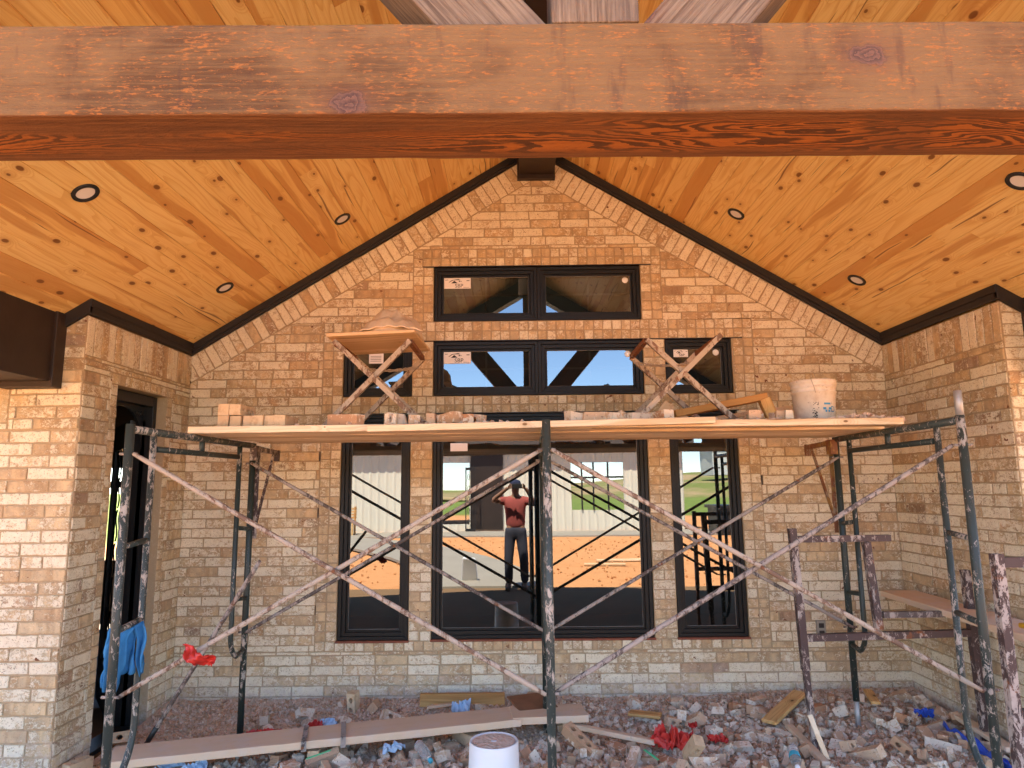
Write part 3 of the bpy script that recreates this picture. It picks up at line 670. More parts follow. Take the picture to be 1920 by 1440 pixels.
def window(key, lites, label, muntin=True, stick=()):
    x0, x1, z0, z1 = WINS[key]; x0 += .006; x1 -= .006; z0 += .006; z1 -= .004; Y = D+.018
    e = bpy.data.objects.new('window', None); COL.objects.link(e); e.location = ((x0+x1)/2, D, z0); e.parent = H; e.matrix_parent_inverse = PI_['brick_house']; e['label'] = label
    reg(e, e.location); b = MB()
    def ringf(a, c, z, zz, w_, y0, y1):
        b.prism([(a, y0, z), (c, y0, z), (c-w_, y0, z+w_), (a+w_, y0, z+w_)], (0, y1-y0, 0)); b.prism([(a, y0, zz), (a+w_, y0, zz-w_), (c-w_, y0, zz-w_), (c, y0, zz)], (0, y1-y0, 0))
        b.prism([(a, y0, z), (a+w_, y0, z+w_), (a+w_, y0, zz-w_), (a, y0, zz)], (0, y1-y0, 0)); b.prism([(c, y0, z), (c, y0, zz), (c-w_, y0, zz-w_), (c-w_, y0, z+w_)], (0, y1-y0, 0))
    wl = (x1-x0)/lites; panes = []
    for i in range(lites):
        a = x0+i*wl; c = a+wl
        ringf(a+.0005, c-.0005, z0, z1, .026, Y-.012, Y+.08); ringf(a+.0265, c-.0265, z0+.026, z1-.026, .030, Y+.004, Y+.08); ringf(a+.0565, c-.0565, z0+.056, z1-.056, .018, Y+.022, Y+.08)
        panes.append((a+.0745, c-.0745, z0+.074, z1-.074))
    b.build('frame', M['winblack'], e, bevel=.0025)
    for a, c, z, zz in panes:
        m = MB(); m.add([(a, Y+.034, z), (c, Y+.034, z), (c, Y+.034, zz), (a, Y+.034, zz)], [(0, 1, 2, 3)])
        m.build('pane', M['glass'], e, fixn=False)
        m = MB()   # pale glazing spacer round the edge
        for p, q in (((a, z), (c, z)), ((a, zz), (c, zz)), ((a, z), (a, zz)), ((c, z), (c, zz))):
            m.bar((p[0], Y+.032, p[1]), (q[0], Y+.032, q[1]), .003, .005, (0, 1, 0))
        if muntin:
            xm, zm = (a+c)/2, (z+zz)/2; m.box((xm-.008, Y+.0345, z), (xm+.008, Y+.038, zz)); m.box((a, Y+.0345, zm-.008), (xm-.0085, Y+.038, zm+.008)); m.box((xm+.0085, Y+.0345, zm-.008), (c, Y+.038, zm+.008))
        m.build('glazing_bar', M['spacer'], e)
    for s_ in stick: sticker(e, panes[s_[0]][0]+s_[1], Y+.029, panes[s_[0]][3]-s_[2], *s_[3:])
    return e
M['spacer'] = plain('glazing_spacer', (.30, .26, .22), .5)
window('top', 2, 'wide two light black window nearest the gable peak', True, [(0, .002, .002, .225, .092)])
window('low', 2, 'wide two light black window with sky reflection below the topmost one', True, [(0, .002, .002, .225, .098)])
window('smL', 1, 'small square black window behind the mortar board stand', True, [(0, .12, .002, .12, .09, False)])
window('smR', 1, 'small square black window behind the bare folding stand', True, [(0, .002, .004, .12, .062)])
window('tallL', 1, 'narrow tall black window left of the big one', False)
big = window('big', 1, 'large black picture window reflecting the photographer', False)
b = MB(); Yb = D+.05; b.box((-.54, Yb-.006, 1.965), (-.40, Yb-.004, 2.03)); b.build('sticker', M['sticker'], big)
window('tallR', 1, 'narrow tall black window right of the big one', False)
for q in WINS.values():
    b = MB(); b.box((q[0]-.09 if q[2] > 2 else q[0]-.02, D-.010, q[3]+.0), (q[1]+.09 if q[2] > 2 else q[1]+.02, D+.03, q[3]+.007)); b.build('lintel', M['black'], H)
    if q[2] < 1: b = MB(); b.box((q[0]-.005, D-.014, q[2]-.012), (q[1]+.005, D+.02, q[2]+.004)); b.build('sill_flashing', M['seal'], H)
# suction hooks left on glass
for x, z in ((.93, 3.39), (.93, 2.755), (1.66, 2.76)):
    b = MB(); b.lathe((0, 0, 0), [(.001, .012), (.012, .012), (.02, .004), (.026, 0)], 20)
    T = Matrix.Translation((x, D+.048, z)) @ Matrix.Rotation(pi/2, 4, 'X'); b.build('window_lock', M['white'], H, mat=T)
# outlet box on back wall, vent box on right wall
b = MB(); b.box((2.30, D-.025, .50), (2.37, D-.004, .63)); b.box((2.315, D-.029, .52), (2.355, D-.0255, .555), 1); b.box((2.315, D-.029, .575), (2.355, D-.0255, .61), 1)
b.build('outlet_box', [M['concrete'], M['black']], H, bevel=.003)
# door in the left wall
DX = XL-.10; y0, y1 = PY+.375, PY+1.015
e = bpy.data.objects.new('door', None); COL.objects.link(e); e.location = (DX, (y0+y1)/2, 0); e.parent = H; e.matrix_parent_inverse = PI_['brick_house']; reg(e, e.location)
b = MB()
for ya, yb in ((y0, y0+.05), (y1-.05, y1)):
    b.box((DX-.10, ya, 0), (DX+.03, yb, 2.375)); b.box((DX-.05, ya-.0 if ya > 5 else yb, 0), (DX-.02, ya if ya > 5 else yb+.02, 2.2))
b.box((DX-.10, y0+.05, 2.30), (DX+.03, y1-.05, 2.375)); b.box((DX-.10, y0+.05, 0), (DX+.05, y1-.05, .03))
b.build('frame', M['iron'], e, bevel=.004)
b = MB(); yc = (y0+y1)/2; hw = (y1-y0)/2-.05; pts = []
for sg in (-1, 1):
    arc = [(yc+sg*hw*sin(a), 1.98+.30*cos(a)) for a in [i*pi/2/10 for i in range(11)]]
    b.prism([(DX-.06, yy, zz) for yy, zz in arc]+[(DX-.06, yc+sg*hw, 2.30), (DX-.06, yc, 2.30)], (.02, 0, 0))
    for k in range(3):
        c = Vector((DX-.03, yc+sg*(hw-.05-.035*k), 2.24-.045*k*0)); r_ = .028-.006*k
        b.tube([c+Vector((0, cos(a)*r_*(1-a/9), sin(a)*r_*(1-a/9))) for a in [i*.55 for i in range(12)]], .005, 6)
b.build('arch_spandrel', M['iron'], e)
# open leaf, swung into the house from the far jamb
T = Matrix.Translation((DX-.11, y1-.06, 0)) @ Matrix.Rotation(radians(-53), 4, 'Z')
b = MB(); L = .86
b.box((-L, -.02, .04), (-L+.12, .02, 2.2)); b.box((-.12, -.02, .04), (0, .02, 2.2)); b.box((-L+.12, -.02, .04), (-.12, .02, .35)); b.box((-L+.12, -.02, 2.0), (-.12, .02, 2.2))
for i in range(4):
    x = -L+.12+.155*(i+.5)
    for k in range(6):
        z = .5+.26*k; b.tube([(x+.05*sin(a*pi/4), 0, z+.03*a) for a in range(9)], .006, 6)
b.build('door_leaf', M['iron'], e, mat=T)
# interior shell
b = MB(); b.box((-10, 9.3, -.3), (-5.95, 9.45, 4.9)); b.box((-4.5, 9.3, -.3), (8, 9.45, 4.9)); b.box((-5.95, 9.3, -.3), (-4.5, 9.45, .75)); b.box((-5.95, 9.3, 1.98), (-4.5, 9.45, 4.9))
b.box((-10.1, PY+.1, 0), (-9.95, 9.3, 4.9)); b.box((8, PY+.1, 0), (8.15, 9.3, 4.9)); b.box((-9.9, PY+.02, 0), (XL-.45-1.0, PY+.12, 2.97)); b.box((XR+1.5, PY+.02, 0), (8, PY+.12, 2.97))
b.box((XR+.12, PY+.1, 0), (XR+.2, 5.6, 2.9)); b.box((-2.82, PY+.12, 2.4), (XL-.02, 5.5, 2.82))
b.box((-2.82, PY+.03, 0), (XL-.02, PY+.35, 2.4)); b.box((-2.82, PY+1.04, 0), (XL-.02, 5.5, 2.4)); b.box((-4.3, PY+.03, 0), (-2.83, PY+.14, 2.6))
b.build('interior_wall', M['interior'], H)
b = MB(); b.box((-9.9, PY+.15, 2.86), (-2.83, 9.29, 2.92)); b.build('interior_ceiling', M['interior'], H)
b = MB(); b.box((-10, PY+.13, -.15), (8, 9.3, -.002)); o = b.build('interior_floor', M['intfloor'], H)
b = MB(); b.box((-5.95, 9.33, 1.71), (-4.5, 9.39, 1.80)); b.build('window_bar', M['darkbrown'], H)
# ------------------------------------------------------------------ scaffold
def bend(p0, p1, p2, r, n=6):
    p0, p1, p2 = Vector(p0), Vector(p1), Vector(p2); a = p1+(p0-p1).normalized()*r; c = p1+(p2-p1).normalized()*r
    return [p0]+[a*(1-t)**2+p1*2*t*(1-t)+c*t*t for t in [i/n for i in range(n+1)]]+[p2]
def frame(Xf, Xr, yf, yr, mf, mr, label, pin=None):
    ctr = Vector(((Xf+Xr)/2, (yf+yr)/2, 0)); e = thing('scaffold', label, 'scaffold', ctr, 'scaffold frames standing before the wall')
    P = lambda t, z: Vector((Xf+(Xr-Xf)*t, yf+(yr-yf)*t, z))
    def pc(name, pts, r, m): b = MB(); b.tube(pts, r, 12); return b.build(name, m, e)
    R1, R2 = .0215, .0165
    p_ = pc('post', [P(0, -.0), P(0, 2.01)], R1, mf)
    q_ = pc('post', [P(1, .22 if pin == 'screw' else 0), P(1, 2.0)], R1, mr)
    if pin == 'screw': pc('jack_screw', [P(1, .02), P(1, .22)], .017, M['screw']); b = MB(); c = P(1, 0); b.box((c.x-.06, c.y-.06, .0), (c.x+.06, c.y+.06, .012)); b.build('base_plate', M['screw'], e)
    pc('top_tube', [P(.0, 1.985), P(1, 1.985)], R1*.95, mf)
    pc('ladder_tube', [P(.16, 1.895), P(.84, 1.895)], R2, mr)
    b = MB(); b.tube([P(.5, 1.895), P(.5, 1.985)], R2, 10); b.build('strut', mr, e)
    dz = Vector((0, 0, 1))
    pc('inner_leg', bend(P(.145, 1.985), P(.145, .38), P(.0, .20), .16, 8)[:-1]+[P(0, .30)], R2, mf)
    pc('inner_leg', bend(P(.855, 1.985), P(.855, .62), P(1, .50), .10, 8)[:-1]+[P(1, .585)], R2, mr)
    for z in (1.42, 1.02): pc('rung', [P(0, z-.02), P(.145, z)], R2*.9, mf)
    for z in (1.42, .95): pc('rung', [P(.855, z), P(1, z-.02)], R2*.9, mr)
    for z in (1.86, .70):
        for t in (0, 1):
            sd_ = (P(1, 0)-P(0, 0)).normalized().cross(dz); c = P(t, z); b = MB(); b.tube([c-sd_*.045, c+sd_*.045], .007, 8); b.build('stud', M['crust'], e)
    if pin == 'top': pc('coupling_pin', [P(0, 2.01), P(0, 2.135)], .019, M['screw'])
    return e
YF, YR = 3.42, 4.88
FL = frame(-1.955, -1.893, YF, YR, M['greyg'], M['green'], 'green ladder scaffold frame with blue towel, left of the doorway')
FC = frame(.150, .180, YF, YR, M['greyg'], M['green'], 'grey green scaffold frame seen edge on before the big window')
FR = frame(2.232, 2.279, YF, YR, M['greyg'], M['green'], 'dark green scaffold frame at right with bare silver pin on top', 'screw')
b = MB(); b.tube([(2.232, YF, 2.01), (2.232, YF, 2.135)], .019, 12); b.build('coupling_pin', M['screw'], FR)
def flat_tube(b, p0, p1, r):
    p0, p1 = Vector(p0), Vector(p1); d = p1-p0; L = d.length; d.normalize(); n = 24
    b.tube([p0+d*L*i/n for i in range(n+1)], [r*.75 if i in (0, n) else r for i in range(n+1)], 10, jit=.07)
def brace(x0, x1, Y, dY, m, label, z=(1.86, .70)):
    e = thing('cross_brace', label, 'brace', ((x0+x1)/2, Y, 0), 'scaffold cross braces')
    for k, (za, zb) in enumerate(((z[0], z[1]), (z[1], z[0]))):
        b = MB(); off = dY+(.017 if k else -.017); flat_tube(b, (x0, Y+off, za), (x1, Y+off, zb), .0125)
        b.build('brace_tube', m[k], e)
    b = MB(); b.tube([((x0+x1)/2, Y+dY-.04, 1.28), ((x0+x1)/2, Y+dY+.04, 1.28)], .008, 8); b.build('pivot_bolt', M['rusty'], e)
    return e
brace(-1.92, .125, YF, .0, (M['crustp'], M['crustp']), 'pinkish mortar crusted front cross brace left of the middle frame')
brace(.172, 2.19, YF, .0, (M['crustp'], M['crust']), 'front cross brace right of the middle frame, rust orange at its right ends')
brace(-1.885, .172, YR, -.03, (M['crust'], M['crust']), 'grey rear cross brace crossing the left tall window')
brace(.22, 2.285, YR, -.03, (M['crust'], M['crust']), 'grey rear cross brace crossing the right tall window')
# loose brace leaning at left
e = thing('loose_brace', 'dark loose steel tube leaning behind the red ribbon', 'brace', (-2.2, 4.4, 0))
b = MB(); flat_tube(b, at(270, 1402, 4.55), at(487, 1052, 4.1), .014); b.build('brace_tube', M['crust'], e)
b = MB(); p = at(270, 1402, 4.55); b.tube([p, p+(at(487, 1052, 4.1)-p)*.12], .0165, 10); b.build('end_sleeve', M['iron'], e)
# side brackets on rear posts
def bracket(X, m, label, reach=.42):
    e = thing('scaffold_bracket', label, 'bracket', (X, YR+.03, 1.9), 'side brackets hooked on the rear scaffold posts')
    b = MB(); b.bar((X+.02, YR+.045, 1.33), (X+.02, YR+.045, 1.985), .028, .012, (0, 1, 0)); b.box((X-.012, YR-.03, 1.88), (X+.04, YR+.045, 1.985)); b.build('hook', m, e, bevel=.004)
    b = MB(); b.bar((X+.02, YR+.05, 1.965), (X+.02, YR+reach, 1.955), .028, .035); b.box((X-.0, YR+reach-.0, 1.89), (X+.04, YR+reach+.025, 1.975)); b.build('arm', m, e, bevel=.003)
    b = MB(); b.bar((X+.02, YR+reach-.06, 1.94), (X+.02, YR+.055, 1.42), .016, .016); b.build('diagonal', m, e)
    return e
bracket(-1.893, M['purple'], 'dark brown bracket reaching from the left rear post to the wall')
bracket(2.279-.04, M['yellowb'], 'rusty yellow bracket reaching from the right rear post to the wall')
# planks of the deck
def board(name, p0, p1, w, h, m, label, cat='plank', group=None, upv=(0, 0, 1), ragged=.0012, bevel=.005):
    o = timber(name, p0, p1, w, h, m, None, upv, bevel, ragged); return tag(o, label, cat, group)
G = 'planks of the scaffold deck'; ZD = 2.028
board('scaffold_plank', (-1.95, 4.13, ZD), (.45, 4.10, ZD+.003), .24, .04, M['plank'], 'raw deck plank whose left tip lies over the left frame', group=G)
board('scaffold_plank', (-1.92, 4.39, ZD), (2.30, 4.37, ZD), .24, .038, M['plank'], 'second raw deck plank behind the front ones', group=G)
board('scaffold_plank', (-1.90, 4.645, ZD), (2.31, 4.63, ZD), .24, .038, M['plank'], 'third raw deck plank under the brick pile', group=G)
board('scaffold_plank', (-1.86, 4.90, ZD), (2.28, 4.885, ZD), .24, .038, M['plank'], 'raw deck plank nearest the brick wall', group=G)
board('scaffold_plank', (-.86, 3.93, ZD-.012), (1.15, 3.955, ZD+.018), .085, .038, M['plank'], 'narrow round ended plank laid along the deck front at the middle', group=G)
board('scaffold_plank', (.20, 4.03, ZD+.004), (2.275, 4.07, ZD+.008), .15, .040, M['plank'], 'raw deck plank whose right tip overhangs the right frame', group=G)
DT = ZD+.022      # deck top
# ------------------------------------------------------------------ bricks
def make_brick(L=.238, Wd=.07, Hh=.066, holes=True, seed=0):
    rnd_ = random.Random(seed); bm = bmesh.new(); es = []
    def loop(pts):
        vs = [bm.verts.new((x, y, -Wd/2)) for x, y in pts]
        for i in range(len(vs)): es.append(bm.edges.new((vs[i], vs[(i+1) % len(vs)])))
    loop([(-L/2, -Hh/2), (L/2, -Hh/2), (L/2, Hh/2), (-L/2, Hh/2)])
    if holes:
        for k in (-1, 0, 1): loop([(k*.068+.019*cos(a), .015*sin(a)) for a in [i*2*pi/12 for i in range(12)]])
    g = bmesh.ops.triangle_fill(bm, edges=es, use_beauty=True); fs = [f for f in g['geom'] if isinstance(f, bmesh.types.BMFace)]
    r_ = bmesh.ops.extrude_face_region(bm, geom=fs); bmesh.ops.translate(bm, verts=[v for v in r_['geom'] if isinstance(v, bmesh.types.BMVert)], vec=(0, 0, Wd))
    return bm
def brick_mesh(cuts, seed, m, holes=True):
    rnd_ = random.Random(seed); bm = make_brick(holes=holes, seed=seed)
    for (cx, nx, ny, nz) in cuts:
        g = bmesh.ops.bisect_plane(bm, geom=bm.verts[:]+bm.edges[:]+bm.faces[:], plane_co=(cx, 0, 0), plane_no=(nx, ny, nz), clear_outer=True)
        ed = [e for e in g['geom_cut'] if isinstance(e, bmesh.types.BMEdge)]
        try: bmesh.ops.triangle_fill(bm, edges=ed, use_beauty=True)
        except Exception: pass
    bmesh.ops.recalc_face_normals(bm, faces=bm.faces)
    for v in bm.verts: v.co += Vector([rnd_.uniform(-.0022, .0022) for _ in range(3)])
    c = sum((v.co for v in bm.verts), Vector())/len(bm.verts)
    for v in bm.verts: v.co -= c
    me = bpy.data.meshes.new('brick'); bm.to_mesh(me); bm.free(); me.materials.append(m); return me
whole = [brick_mesh([], i, M['nbrick']) for i in range(3)]
solid = brick_mesh([], 5, M['nbrick'], False)
pieces = []
for i in range(16):
    r_ = random.Random(i); k = r_.choice((0, 1, 1, 2, 2, 2))
    cu = []
    if k >= 1: cu.append((r_.uniform(-.05, .06), 1, r_.uniform(-.6, .6), r_.uniform(-.5, .5)))
    if k >= 2: cu.append((r_.uniform(-.105, -.06), -1, r_.uniform(-.6, .6), r_.uniform(-.4, .4)))
    pieces.append(brick_mesh(cu, 50+i, M['chunk'], r_.random() < .6))
def chip(seed, m):
    r_ = random.Random(seed); bm = bmesh.new(); bmesh.ops.create_cube(bm, size=.05)
    for k in range(4):
        n_ = Vector([r_.uniform(-1, 1) for _ in range(3)]).normalized()
        g = bmesh.ops.bisect_plane(bm, geom=bm.verts[:]+bm.edges[:]+bm.faces[:], plane_co=n_*.016, plane_no=n_, clear_outer=True)
        bmesh.ops.edgeloop_fill(bm, edges=[e for e in g['geom_cut'] if isinstance(e, bmesh.types.BMEdge)])
    bmesh.ops.recalc_face_normals(bm, faces=bm.faces)
    for v in bm.verts: v.co.x *= r_.uniform(.9, 1.4)
    me = bpy.data.meshes.new('chip'); bm.to_mesh(me); bm.free(); me.materials.append(m); return me
chips = [chip(i, M['chunk']) for i in range(8)]
def put(name, me, loc, rot, label, cat, group=None, sc=1):
    o = bpy.data.objects.new(name, me); COL.objects.link(o); o.location = loc; o.rotation_euler = rot; o.scale = (sc,)*3
    return tag(o, label, cat, group)
# pile of bricks on the left of the deck: stood with their ends to the camera
names = ['leftmost', 'second from left', 'third from left', 'fourth from left', 'fifth from left', 'rightmost']
for i, px in enumerate((418, 441, 463, 482, 504, 525)):
    p = at(px, 797, 4.10); put('brick', whole[i % 3] if i in (1, 5) else solid, (p.x, 4.22+random.uniform(-.01, .01), DT+.036), (pi/2*0, 0, pi/2+random.uniform(-.03, .03)), 'tan brick end on, %s in the lower row of the deck pile' % names[i], 'brick', 'bricks piled on the deck')
for i, px in enumerate((417, 439)):
    p = at(px, 797, 4.10); put('brick', whole[i], (p.x, 4.22, DT+.108), (0 if i == 0 else pi/2, 0, pi/2), 'tan brick end on, %s in the upper row of the deck pile' % ('left' if i == 0 else 'right, showing core holes'), 'brick', 'bricks piled on the deck')
put('brick', whole[2], (at(480, 785, 4.75).x, 4.78, DT+.108), (pi/2, 0, .25), 'tan cored brick lying crosswise behind the upper row of the pile', 'brick', 'bricks piled on the deck')
put('brick', whole[1], (at(480, 785, 4.75).x, 4.80, DT+.036), (0, 0, .1), 'tan brick lying crosswise low behind the deck pile', 'brick', 'bricks piled on the deck')
# debris on the deck
deck = [(648, 4.5, 2, 'upright sliver of brick between the left stand legs'), (737, 4.6, 0, 'cored half brick right of the left stand'), (752, 4.7, 3, 'brown brick piece behind the cored half brick'), (775, 4.65, 4, 'brick piece under the left stand foot'),
        (812, 4.6, 5, 'cored brick lying flat right of the left stand'), (838, 4.5, 7, 'long thin brick piece lying on the deck'), (868, 4.55, 1, 'small pale upright brick bat before the big window top'), (885, 4.6, 8, 'brown brick bat beside the pale upright one'),
        (1076, 4.55, 9, 'pale square bat just right of the middle post'), (1100, 4.7, 10, 'small dark brick bit right of the square bat'), (1112, 4.6, 6, 'brown brick bat before the dark window head'), (1143, 4.6, 11, 'cored brick end facing out'), (1165, 4.6, 12, 'pale brick bat left of the right stand foot'),
        (1180, 4.7, 13, 'brick lying on other bricks left of the right stand'), (1208, 4.7, 14, 'brick bat behind the right stand foot'), (1235, 4.62, 2, 'pale brick bat inside the right stand'), (1250, 4.6, 15, 'rough pale bat inside the right stand'),
        (1405, 4.7, 3, 'brown brick bat right of the right stand'), (1420, 4.85, 8, 'dark brick bat behind the crate board'), (1465, 4.7, 10, 'brown brick bat left of the pail'), (1478, 4.6, 5, 'small brown bit beside the pail'), (1455, 4.9, 12, 'dark brick bat under the pale board')]
for px, Y, k, lb in deck:
    Y = 4.10+(Y-4.5)*.35; p = at(px, 790, Y); put('brick_piece', pieces[k], (p.x, Y, DT+.034), (random.choice((0, pi/2)), random.uniform(-.15, .15), random.uniform(0, 3)), lb, 'brick piece', 'brick pieces left on the deck')
p = at(1268, 770, 4.5); put('brick', brick_mesh([], 77, M['nbrick']), (p.x, 4.5, DT+.085), (.15, radians(38), -.1), 'large cored brick propped steeply inside the right stand', 'brick')
def bits(name, label, spots, mrange, m, z0, kind='stuff', n=200, sr=(.006, .018)):
    b = MB()
    for _ in range(n):
        x, y = spots(); r_ = random.uniform(*sr); z = z0(x, y) if callable(z0) else z0
        q = Matrix.Rotation(random.uniform(0, 6), 3, Vector([random.uniform(-1, 1) for _ in range(3)]).normalized())
        base = [(-1, -1, -.6), (1, -.8, -.7), (.9, 1, -.6), (-.8, .9, -.5), (-.7, -.8, .6), (.8, -.6, .7), (.6, .8, .5), (-.8, .7, .7)]
        vs = [Vector((x, y, z+r_*.4))+q @ (Vector([c*random.uniform(.6, 1.1) for c in v])*r_) for v in base]
        b.add(vs, [(0, 3, 2, 1), (4, 5, 6, 7), (0, 1, 5, 4), (1, 2, 6, 5), (2, 3, 7, 6), (3, 0, 4, 7)])
    o = b.build(name, m); return tag(o, label, name.replace('_', ' '), kind=kind)
M['crumb'] = mat_rubble('pale_mortar_crumbs', 1.12)
def spot():
    r_ = random.random()
    if r_ < .30: x = random.uniform(2.16, 2.27)-random.random()**2*.35
    elif r_ < .6: x = random.uniform(.9, 1.9)
    elif r_ < .85: x = random.uniform(-.6, .1)
    else: x = random.uniform(-1.7, 2.2)
    return x, random.uniform(4.03, 4.6)
bits('mortar_crumbs', 'pale mortar crumbs and chips scattered over the deck planks', spot, 1, M['crumb'], DT, n=620, sr=(.007, .02))
bits('mortar_pile', 'whitish heap of mortar bits at the right end of the deck', lambda: (random.gauss(2.12, .10) if random.random() < .6 else random.uniform(1.95, 2.28), random.uniform(4.06, 4.5)), 1, M['crumb'], lambda x, y: DT+max(0, .035-abs(x-2.1)*.2)*random.random(), n=240, sr=(.010, .022))
# timber form on the deck
e = thing('lumber_form', 'weathered orange timber propped up with a short leg beside the pail', 'timber', (1.4, 4.5, DT))
timber('board', at(1262, 786, 4.5)+Vector((0, 0, .03)), at(1432, 752, 4.5)+Vector((0, 0, .025)), .16, .045, M['fresh'], e)
timber('leg', at(1432, 748, 4.44), at(1450, 787, 4.44)+Vector((0, 0, .0)), .075, .05, M['fresh'], e, upv=(0, 1, 0))
board('lumber_offcut', (1.0, 4.74, DT+.03), (1.95, 4.8, DT+.16), .04, .03, M['dusty'], 'pale mortar caked board slanting up behind the orange timber', 'board')
# pail on the deck
def cyl_text(b, txt, size, cx, cy, R, a0, z, mi):
    vs, fs = text_mesh(txt, size, (0, 0, 0), False)
    out = []
    for v in vs: a = a0+v.x/R; out.append((cx+R*sin(a), cy-R*cos(a), z+v.y))
    b.add(out, fs, mi)
pc = Vector((1.945, 4.42, DT)); e = thing('pail', 'dirty white plastic pail with ribbed rim, wire handle and faded blue print', 'pail', pc)
b = MB(); prof = [(.001, .001), (.128, .001), (.131, .006), (.141, .235), (.150, .237), (.150, .243), (.143, .246), (.144, .268), (.152, .270), (.152, .276), (.145, .279), (.146, .300), (.152, .302), (.153, .326), (.149, .328), (.144, .326), (.140, .24), (.128, .01), (.001, .009)]
prof = [(r_*.93, z*.875) for r_, z in prof]
b.lathe(pc, prof, 48); R = .1365
cyl_text(b, 'D.', .055, pc.x, pc.y, .1282, .62, DT+.075, 1)
for a0, a1, z0_, z1_ in ((.06, .42, .122, .134), (.0, .16, .09, .105), (.3, .46, .09, .105), (.1, .2, .075, .088), (.26, .38, .075, .088)):
    n_ = 8; vs = [(pc.x+.1282*sin(a0+(a1-a0)*i/n_), pc.y-.1282*cos(a0+(a1-a0)*i/n_), DT+(z0_ if k == 0 else z1_)) for i in range(n_+1) for k in (0, 1)]
    b.add(vs, [(2*i, 2*i+2, 2*i+3, 2*i+1) for i in range(n_)], 1)
rr = random.Random(3)
for _ in range(46):
    a0 = rr.uniform(-.52, -.22); z0_ = rr.choice((.135, .128, .12)) if rr.random() < .35 else rr.uniform(.02, .10); wd = rr.uniform(.02, .07)
    b.add([(pc.x+.1278*sin(a), pc.y-.1278*cos(a), DT+z) for a, z in ((a0, z0_), (a0+wd, z0_), (a0+wd, z0_+.004), (a0, z0_+.004))], [(0, 1, 2, 3)], 2)
b.build('bucket_body', [M['pail'], M['inkblue'], M['ink']], e, fixn=False)
b = MB(); b.tube([(pc.x-.05, pc.y-.149, DT+.195), (pc.x-.06, pc.y-.155, DT+.23), (pc.x-.065, pc.y-.13, DT+.285), (pc.x-.03, pc.y-.06, DT+.345), (pc.x+.02, pc.y+.02, DT+.355), (pc.x+.07, pc.y+.09, DT+.31), (pc.x+.06, pc.y+.15, DT+.21)], .0018, 6); b.build('handle', M['chain'], e)
# ------------------------------------------------------------------ mortar stands
def tube_sq(b, p0, p1, w_, upv): # open square tube
    p0, p1 = Vector(p0), Vector(p1); d = (p1-p0).normalized(); u = Vector(upv); s_ = d.cross(u).normalized(); u = s_.cross(d)
    o4 = [(-1, -1), (1, -1), (1, 1), (-1, 1)]; k = .72
    vs = [p+s_*(a*w_/2*q)+u*(c*w_/2*q) for p in (p0, p1) for q in (1, k) for a, c in o4]; fs = []
    for i in range(4): j = (i+1) % 4; fs += [(i, j, 8+j, 8+i), (4+i, 12+i, 12+j, 4+j), (i, 4+i, 4+j, j), (8+i, 8+j, 12+j, 12+i)]
    b.add(vs, fs)
def stand(A, B, dy, label, board_=False, top_bar=(1, 1)):
    # A, B: (x0,z0,x1,z1) front tubes
    yf = 4.25; yr = yf+dy; e = thing('folding_stand', label, 'stand', ((A[0]+A[2])/2, yf+dy/2, DT), 'folding steel mortar stands on the deck')
    for y, k in ((yf, 0), (yr, 1)):
        for q, (x0, z0, x1, z1) in enumerate((A, B)):
            b = MB(); yy = y+(.018 if q else -.018); tube_sq(b, (x0, yy, z0), (x1, yy, z1), .032, (0, 1, 0)); b.build('leg', M['crustp'], e)
    for (x, z) in ((A[2], A[3]), (B[2], B[3])):
        b = MB(); tube_sq(b, (x, yf+.03, z-.005), (x, yr-.02, z-.005), .03, (0, 0, 1)); b.build('crossbar', M['rusty'], e)
    for (x, z) in ((A[0], A[1]), (B[0], B[1])):
        b = MB(); tube_sq(b, (x, yf+.03, z+.012), (x, yr-.02, z+.012), .028, (0, 0, 1)); b.build('crossbar', M['rusty'], e)
    # chain between the tops
    xs = sorted((A[2], B[2])); zc = A[3]-.075; b = MB(); n_ = 22
    for i in range(n_):
        t = (i+.5)/n_; x = xs[0]+.03+(xs[1]-xs[0]-.06)*t; z = zc-.02*sin(pi*t); a = random.uniform(.3, 1.3)+(pi/2 if i % 2 else 0)
        c = Vector((x, yr-.06, z)); w_ = Vector((0, cos(a), sin(a)))
        b.tube([c+Vector((cos(q)*.018, 0, 0))+w_*(sin(q)*.011) for q in [k*pi/4 for k in range(9)]], .0036, 5, cap=False)
    b.build('chain', M['chain'], e)
    return e
stand((-.587, 2.065, -1.156, 2.605), (-1.21, 2.065, -.677, 2.61), .62, 'pink crusted folding stand carrying the mortar board')
stand((.741, 2.07, 1.305, 2.615), (1.382, 2.07, .838, 2.60), .60, 'bare pink crusted folding stand before the small right window')
o = board('mortar_board', (-1.20, 4.54, 2.646), (-.63, 4.52, 2.662), .62, .022, M['plank'], 'square mortar board resting on the left folding stand', 'mortar board', bevel=.006)
b = MB(); n_ = 34
def heap(u, v):
    x = -1.09+u*.46; y = 4.25+v*.55; a = (u-.56)/.48; c = (v-.5)/.5
    h = max(0, 1-(a*a)**1.2-(c*c))**.7*.185+noise.noise(Vector((x*12, y*12, 1)))*.05*(1 if abs(a) < 1 and abs(c) < 1 else 0)+noise.noise(Vector((x*40, y*40, 4)))*.010
    edge = min(u, v, 1-u, 1-v)
    return (x, y, 2.664+(max(0, h) if edge > .01 else -.004))
o = sheet('mortar_heap', heap, n_, n_, plain('wet_mortar_clods', (.60, .46, .31), .95, .1, .25, 22, 1.0), thick=.002); tag(o, 'lumpy heap of drying mortar on the mortar board', 'mortar')
def strip(u, v): x = -1.0+u*.40; y = 4.24+v*.06; return (x, y, 2.672+.03*sin(pi*u)+.004*sin(u*30)+v*.012)
